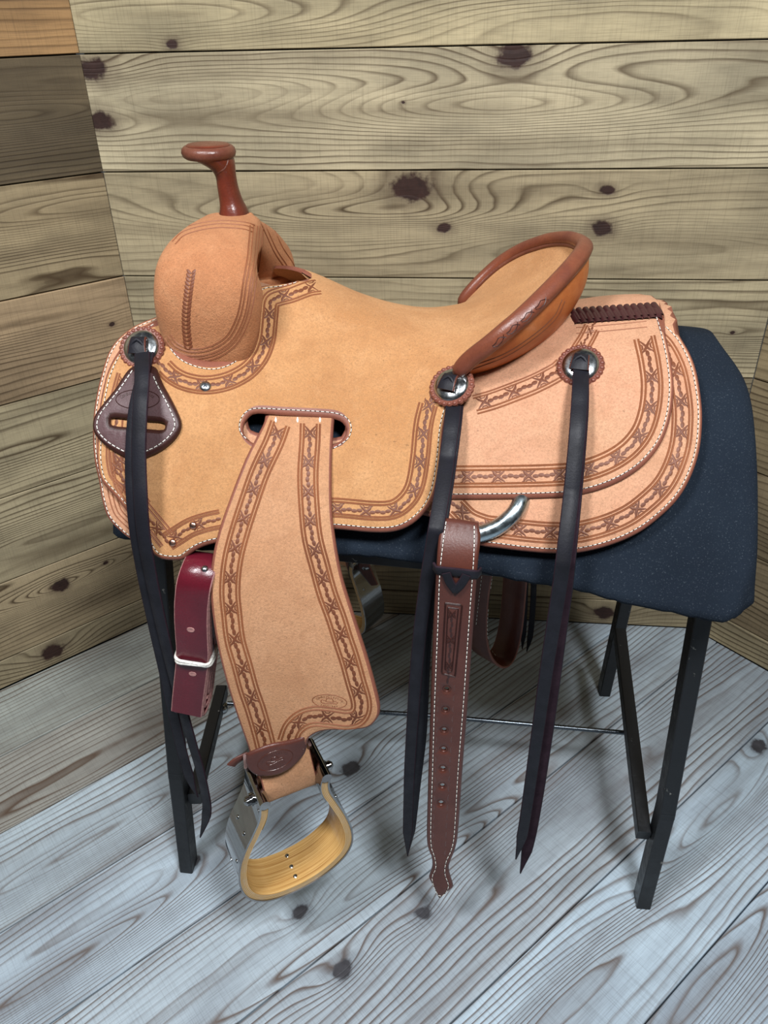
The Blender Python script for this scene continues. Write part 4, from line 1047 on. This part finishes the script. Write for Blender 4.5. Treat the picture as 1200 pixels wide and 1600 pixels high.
# ---- conchos with rosettes
def concho(px, keys, lift=0.0):
    p, n = cast(keys, *px); p = p+n*lift; n = nz(n*.8+np.array([0, -.25, .05])); mb = MB(); r = .0262
    lathe(mb, p, n, [(r*.6, -.002), (r, -.001), (r, .003), (r*.93, .0045), (r*.80, .0042), (.001, .0042)], 144, 0, lambda t, q: 1+(.045*abs(math.cos(12*t)) if q > .02 else 0))
    ro = mb.build('rosette', 'scal_br', saddle, True, 40)
    mb = MB(); a, b, n_ = ortho(n)
    for i in range(24):
        t = 2*math.pi*(i)/24; c = p+a*r*.93*math.cos(t)+b*r*.93*math.sin(t)+n_*.0042; lathe(mb, c, n_, [(.0026, -.001), (.0024, .0006), (.0012, .0013), (.0001, .0014)], 8)
    stuff(mb, 'scallop_beads', 'scal_br', ro)
    mb = MB(); R = .0208; prof_ = [(R*.98, .004), (R, .0048), (R*.97, .0056)]+[(R*math.cos(t), .0056+.0052*math.sin(t)) for t in np.linspace(.12, 1.5, 9)]
    lathe(mb, p, n, prof_, 48); co = mb.build('concho', 'steel', saddle, True, 60)
    # slotted knot of the tie
    mb = MB(); dn = nz(np.array([0, 0, -1.0])-n_*(n_ @ np.array([0, 0, -1.0]))); sd = np.cross(n_, dn)
    P = [p+n_*.0085-dn*.0085, p+n_*.0150-dn*.006, p+n_*.0165+dn*.003, p+n_*.0145+dn*.012]; P = catmull(P, False, .003); strap(mb, P, np.tile(sd, (len(P), 1)), list(np.linspace(.017, .0225, len(P))), .0045)
    P = [p+n_*.0150-sd*.0095+dn*.006, p+n_*.0185-sd*.004-dn*.001, p+n_*.0190-dn*.0035, p+n_*.0185+sd*.004-dn*.001, p+n_*.0150+sd*.0095+dn*.006]; P = catmull(P, False, .003); tube(mb, P, .0024, 8, 0)
    mb.build('tie_knot', ['black', 'brown'], co, True, 50)
    return p, n_, dn
M['scal_br'] = smooth_leather('rosette_leather', (112, 62, 50), (132, 78, 62), 0.4)

# ---- dark teardrop with breast-collar slot below the front concho
TD = [(222, 564), (200, 574), (181, 602), (161, 627), (148, 645), (143, 662), (146, 678), (161, 695), (181, 708), (200, 717), (211, 720), (226, 715), (250, 704), (270, 688), (280, 673), (282, 660), (277, 644), (266, 621), (254, 599), (247, 583), (242, 572)]
TDS = [(170, 654), (178, 652), (215, 656), (250, 659), (257, 663), (256, 669), (248, 671), (215, 668), (178, 665), (170, 661)]
V, F, mi = panel(seat, [('px', TD+[TD[0]], True)], .0150, .0055, holes=[TDS], w0=3.0, spacing=.007, step=4)
mb = MB(); mb.put(V, F); mb.mi = list(mi); drop = mb.build('breast_collar_plate', ['dark', 'brown_tool'], saddle, True, 50, label='dark chocolate teardrop plate with a slot'); bvh('drop', V, F)
mb = MB(); stitches(mb, ['drop'], TD[1:-1], d=-8.5, pitch=8.0, ln=6.0, wid=.0016); stuff(mb, 'stitching', ['thread', 'hole'], drop)
stamp(drop, ['drop'], (215, 624), 34, 15, .0, 'brown_tool', hat=False, bottom='')
concho((223, 545), ['seat']); concho((714, 620), ['rj'], .0185); concho((907, 573), ['rj'])

# ---- tie strings: they lie on the leather, then hang free
ALLN = ['skirt', 'rj', 'seat', 'drop']
def tie(pts, w0, w1, hang, lift=.004, name='tie_string', mats=('black', 'purple'), first=0.0, tip=True, twist=0.0, flip=False):
    q = resample(catmull(pts, False, 4), 6.0); Y = []
    for a in q:
        p, n = cast(ALLN, *a)
        Y.append((p+n*lift-ray(*a)*.002)[1] if p is not None else np.nan)
    Y = np.array(Y)
    good = ~np.isnan(Y); Y[~good] = hang
    if first and len(Y) > 3: Y[:4] -= first*np.linspace(1, 0, 4)
    for i in range(1, len(Y)): Y[i] = min(Y[i], Y[i-1]+.0005)          # never swings back in
    Ys = Y.copy()
    Ym = np.array([Y[max(0, i-min(i, 7)):i+min(i, 7)+1].min() for i in range(len(Y))])
    for i in range(len(Y)): Ys[i] = Ym[max(0, i-min(i, 9)):i+min(i, 9)+1].mean()
    P = np.array([ony(a[0], a[1], b) for a, b in zip(q, Ys)]); m = len(P)
    ws = np.linspace(w0, w1, m)
    if tip:
        k = min(m//3, 7); ws[-k:] *= np.linspace(1, .12, k)
    a = np.linspace(0, twist, m); wd = np.stack([np.cos(a), np.sin(a), 0*a], 1)
    mb = MB(); strap(mb, P, wd, list(ws), .0030, 0, 1, 1)
    return mb.build(name, list(mats), saddle, True, 50)
tie([(231, 552), (222, 590), (211, 640), (206, 700), (206, 760), (212, 830), (224, 900), (240, 975), (257, 1050), (272, 1120), (286, 1180), (300, 1225), (309, 1245)], .0150, .014, .710, .004, first=.004, twist=.15)
tie([(222, 552), (222, 590), (219, 640), (217, 700), (219, 760), (224, 830), (236, 900), (252, 975), (270, 1050), (286, 1110), (300, 1160), (313, 1205), (323, 1255), (321, 1280), (313, 1308)], .0175, .015, .703, .010, first=.008, twist=-.3)
tie([(709, 626), (706, 660), (698, 720), (689, 780), (677, 850), (666, 915), (657, 980), (650, 1050), (645, 1120), (640, 1200), (638, 1260), (637, 1300), (637, 1337)], .0185, .0135, .703, .0085, first=.006)
tie([(714, 632), (710, 670), (702, 730), (693, 790), (684, 850), (674, 915), (666, 980), (662, 1050), (660, 1110), (657, 1160), (650, 1220), (644, 1275), (637, 1335)], .016, .014, .710, .004, first=.004, twist=.3)
tie([(908, 578), (906, 620), (901, 690), (894, 760), (886, 830), (877, 900), (866, 970), (855, 1040), (845, 1110), (835, 1180), (825, 1250), (816, 1305), (806, 1342)], .0185, .0150, .703, .0085, first=.006)
tie([(910, 580), (909, 640), (904, 710), (898, 780), (892, 840), (886, 905), (877, 975), (868, 1045), (859, 1115), (849, 1185), (839, 1250), (828, 1310), (813, 1364)], .015, .0155, .710, .004, first=.004, mats=('purple', 'black'))

# ---- rear cinch ring and billet
xq, wq = inv(body, [(722, 836), (745, 835), (775, 825), (800, 806), (812, 787), (816, 772), (817, 752)], .012, 4.0); P = body(xq, wq)+np.array([.0105, .0105, .0105, .0105, .007, -.001, -.010])[:, None]*nrm(body, xq, wq)
mb = MB(); tube(mb, catmull(P, False, .004), .0100, 14); mb.build('rigging_ring', 'zinc', saddle, True, 80)
BT = ony(716, 808, .728)[2]
def billS(x, w):
    x = np.atleast_1d(np.asarray(x, float)); w = np.atleast_1d(np.asarray(w, float)); k = np.clip((w-(BT-.045))/.045, 0, 1.3)
    return np.stack([x, .690+.030*k**2.2+.004*np.sin(w*6), w], 1)
BL = [(690, 806), (690, 806), (720, 809), (748, 814), (748, 814), (751, 840), (747, 880), (741, 960), (731, 1100), (723, 1200), (716, 1300), (711, 1330), (704, 1348), (701, 1362), (708, 1388), (708, 1388), (686, 1407), (686, 1407), (670, 1374), (670, 1374), (675, 1358), (674, 1342), (667, 1318), (668, 1250), (671, 1150), (676, 1000), (680, 920), (684, 850), (690, 806)]
BH_ = ((698, 1078), (696, 1110), (694, 1142), (693, 1172), (692, 1202), (691, 1229), (689, 1256))
V, F, mi = panel(billS, [('px', BL, True)], 0, .006, ws=1.0, spacing=.008, w0=.4, wl=(.0, 1.1), wst=.1, step=4, holes=[[(x+4.6*math.cos(a), y+4.6*math.sin(a)) for a in np.linspace(0, 2*math.pi, 11)[:-1]] for x, y in BH_])
mb = MB(); mb.put(V, F); mb.mi = list(mi); billet = mb.build('billet_strap', ['brown', 'brown'], saddle, True, 50, label='brown leather billet strap with a row of punched holes'); bvh('bill', V, F)
K = ['bill']; mb = MB()
stitches(mb, K, [(697, 815), (692, 850), (687, 900), (684, 980), (679, 1100), (676, 1200), (673, 1310), (679, 1338), (681, 1356), (675, 1374), (687, 1401), (701, 1386), (695, 1365), (697, 1346), (705, 1328), (710, 1300), (716, 1200), (724, 1100), (733, 970), (739, 890), (741, 850), (741, 820)], pitch=7.0, ln=5.2, wid=.0013); stuff(mb, 'stitching', ['thread', 'hole'], billet)
mb = MB(); rect = [(696, 942), (696, 942), (722, 945), (722, 945), (711, 1057), (711, 1057), (690, 1052), (690, 1052), (696, 942)]
q = resample(np.array([(696, 942), (722, 945), (711, 1057), (690, 1052), (696, 942)], float), 4); P, N = castpath(K, q); ribbon(mb, P, N, .0022, .0007)
q = resample(np.array([(700, 949), (716, 951), (706, 1050), (695, 1047), (700, 949)], float), 4); P, N = castpath(K, q); ribbon(mb, P, N, .0016, .0005)
barbs(mb, K, [(707, 952), (701, 1046)], period=40, size=.6, start=.2, mi=0); stuff(mb, 'tooled_panel', ['brown_tool'], billet, None)
for x, y in BH_:
    R_ = []
    for t in np.linspace(0, 2*math.pi, 15):
        xq, wq = inv(billS, [(x+4.9*math.cos(t), y+4.9*math.sin(t))], .006, .4, (.0, 1.1), .1); R_.append((billS(xq, wq)+.0045*nrm(billS, xq, wq))[0])
    mb = MB(); tube(mb, R_, .0008, 6, caps=False); mb.build('punched_hole', 'brown', billet)
mb = MB()
for i in range(18):
    y = 1075+i*16.5-(i*i)*.08
    for s in (-1, 1):
        xc = 697-(y-1075)*.045; r = 14.5-(y-1075)*.010
        pts = [(xc+s*(r-2.5*math.cos(t)), y+6*math.sin(t)) for t in np.linspace(-1.4, 1.4, 5)]
        P, N = castpath(K, pts)
        if len(P) == 5: strip(mb, P, N, .0016, .0005)
stuff(mb, 'stamped_scallops', ['scallop'], billet)
mb = MB()                                                               # black thong keeper: band and crossed V
P, N = castpath(K, resample(np.array([(683, 890), (715, 893), (745, 897)], float), 6)); P = np.concatenate([[P[0]+np.array([-.004, .006, 0])], P+N*.0012, [P[-1]+np.array([.004, .006, 0])]]); strap(mb, P, np.tile((0, 0, 1.0), (len(P), 1)), .0105, .003)
for a in ([(697, 893), (703, 908), (713, 921)], [(729, 896), (721, 910), (709, 921)]):
    P, N = castpath(K, resample(catmull(a, False, 4), 5)); strap(mb, P+N*.0026, np.tile((1.0, 0, .3), (len(P), 1)), .010, .0026)
mb.build('thong_keeper', ['black', 'purple'], billet)

# ---- burgundy latigo folded in long loops and tied with cord
mb = MB(); zt, zb_ = ony(305, 884, .70)[2], ony(290, 1126, .69)[2]; P = []
_lp = [ony(a, b, .69) for a, b in ((291, 1132), (294, 1092), (299, 1050), (302, 1025), (301, 990), (300, 950), (303, 915), (309, 884))]
XC = sm([p[2] for p in _lp], [p[0] for p in _lp])
for k in range(3):
    yf, yb = .688+k*.0075, .742-k*.0085; rt = (yb-yf)/2; t0, b0 = zt-k*.012-rt, zb_+k*.010+rt*.6
    for t in np.linspace(0, 1, 10): P.append((yf+.0015*math.sin(t*math.pi*2), b0+(t0-b0)*t))
    for a in np.linspace(0, math.pi, 9)[1:-1]: P.append((yf+rt-rt*math.cos(a), t0+rt*math.sin(a)))
    for t in np.linspace(1, 0, 10): P.append((yb-.004*k, b0+(t0-b0)*t))
    yn = yf+.0075; rb = (yb-yn)/2
    for a in np.linspace(0, math.pi, 9)[1:-1]: P.append((yb-rb+rb*math.cos(a), b0-rb*.9*math.sin(a)))
P3 = np.array([(float(XC(z)), y, z) for y, z in P]); P3 = resample(P3, .006)
strap(mb, P3, np.tile((1.0, 0, -.10), (len(P3), 1)), .0405, .0042)
latigo = mb.build('latigo', ['burg', 'raw'], saddle, True, 50, label='burgundy latigo strap folded in loops'); bvh('lat', mb.V, mb.F)
zc = ony(300, 1030, .69)[2]; xc = float(XC(zc)); mb = MB()
for k in range(2):
    R_ = []
    for t in np.linspace(0, 2*math.pi, 33): c, s = math.cos(t), math.sin(t); R_.append((xc+.0225*math.copysign(abs(c)**.35, c), .7155+.0345*math.copysign(abs(s)**.5, s), zc+.004*c*-1+(k-.5)*.0036+.002*math.sin(3*t+k)))
    tube(mb, R_, .0021, 7, 0, caps=False)
mb.build('tie_cord', 'white', latigo, True, 80, label='white cord')
for px in ((298, 984), (301, 1053)):
    p, n = cast(['lat'], *px); mb = MB(); lathe(mb, p, n, [(.0036, -.0005), (.003, .0006), (.0001, .0003)], 10, rmod=lambda t, r: 1+.5*abs(math.cos(t))); mb.build('punched_hole', 'raw', latigo)
stud((320, 889), ['lat'], .0040, 'rivet', 'steel', saddle)

# ---- far side: stirrup, its leather, looped billet and ties seen under the saddle
_i = int(.80*len(prof)); _c = P0+SA*prof[_i][0]+np.array([0, 0, prof[_i][1]])+SBk*DEP*.5
FARS = tuple(ony(578, 934, 1.30)-mirY(_c))
fst, _ = make_stirrup(True); leather(True)
W, G_ = mirror(FV, FF); k = np.clip((.74-W[:, 2])/.36, 0, 1); k = k*k*(3-2*k); W = W+k[:, None]*np.array(FARS); add('fender', mesh(W, G_, ['fender', 'edge'], True, 50, FM, name='fender'), saddle)
def xyz(*pts): return [ony(a, b, c) for a, b, c in pts]
mb = MB(); P = catmull([ony(775, 800, 1.21)]+xyz((758, 850, 1.12), (752, 880, 1.10), (745, 930, 1.10), (744, 985, 1.105), (752, 1018, 1.11), (770, 1033, 1.125), (786, 1022, 1.15), (797, 985, 1.17), (803, 930, 1.18), (806, 870, 1.19))+[ony(806, 745, 1.25)], False, .008)
strap(mb, P, np.tile((.78, -.62, 0), (len(P), 1)), .052, .005); fb = mb.build('cinch_strap', ['brown', 'edge'], saddle, label='brown strap looped up under the far side'); bvh('fb', mb.V, mb.F)
mb = MB(); stitches(mb, ['fb'], [(770, 892), (764, 940), (761, 985), (766, 1012), (776, 1026)], pitch=6, ln=4); stitches(mb, ['fb'], [(753, 900), (747, 950), (744, 978)], pitch=6, ln=4); stuff(mb, 'stitching', ['thread', 'hole'], fb)
for a in ([(822, 880, 1.30), (820, 940, 1.30), (818, 985, 1.30), (816, 1014, 1.30)], [(835, 880, 1.30), (833, 940, 1.30), (829, 990, 1.30), (823, 1018, 1.30)]):
    P = catmull([np.array([ony(*a[0])[0]-.02, 1.268, .71])]+[ony(*a[0])+np.array([-.01, -.012, .2])]+xyz(*a), False, .01); ws = np.full(len(P), .012); ws[-5:] *= np.linspace(1, .15, 5); mb = MB(); strap(mb, P, np.tile((1.0, .1, 0), (len(P), 1)), list(ws), .003); mb.build('tie_string', ['black', 'purple'], saddle)
mb = MB(); P = catmull([ony(548, 790, 1.27)]+xyz((555, 855, 1.29), (560, 885, 1.30), (573, 915, 1.31)), False, .01); strap(mb, P, np.tile((1.0, 0, 0), (len(P), 1)), .05, .005); mb.build('stirrup_strap', ['brown', 'edge'], saddle)
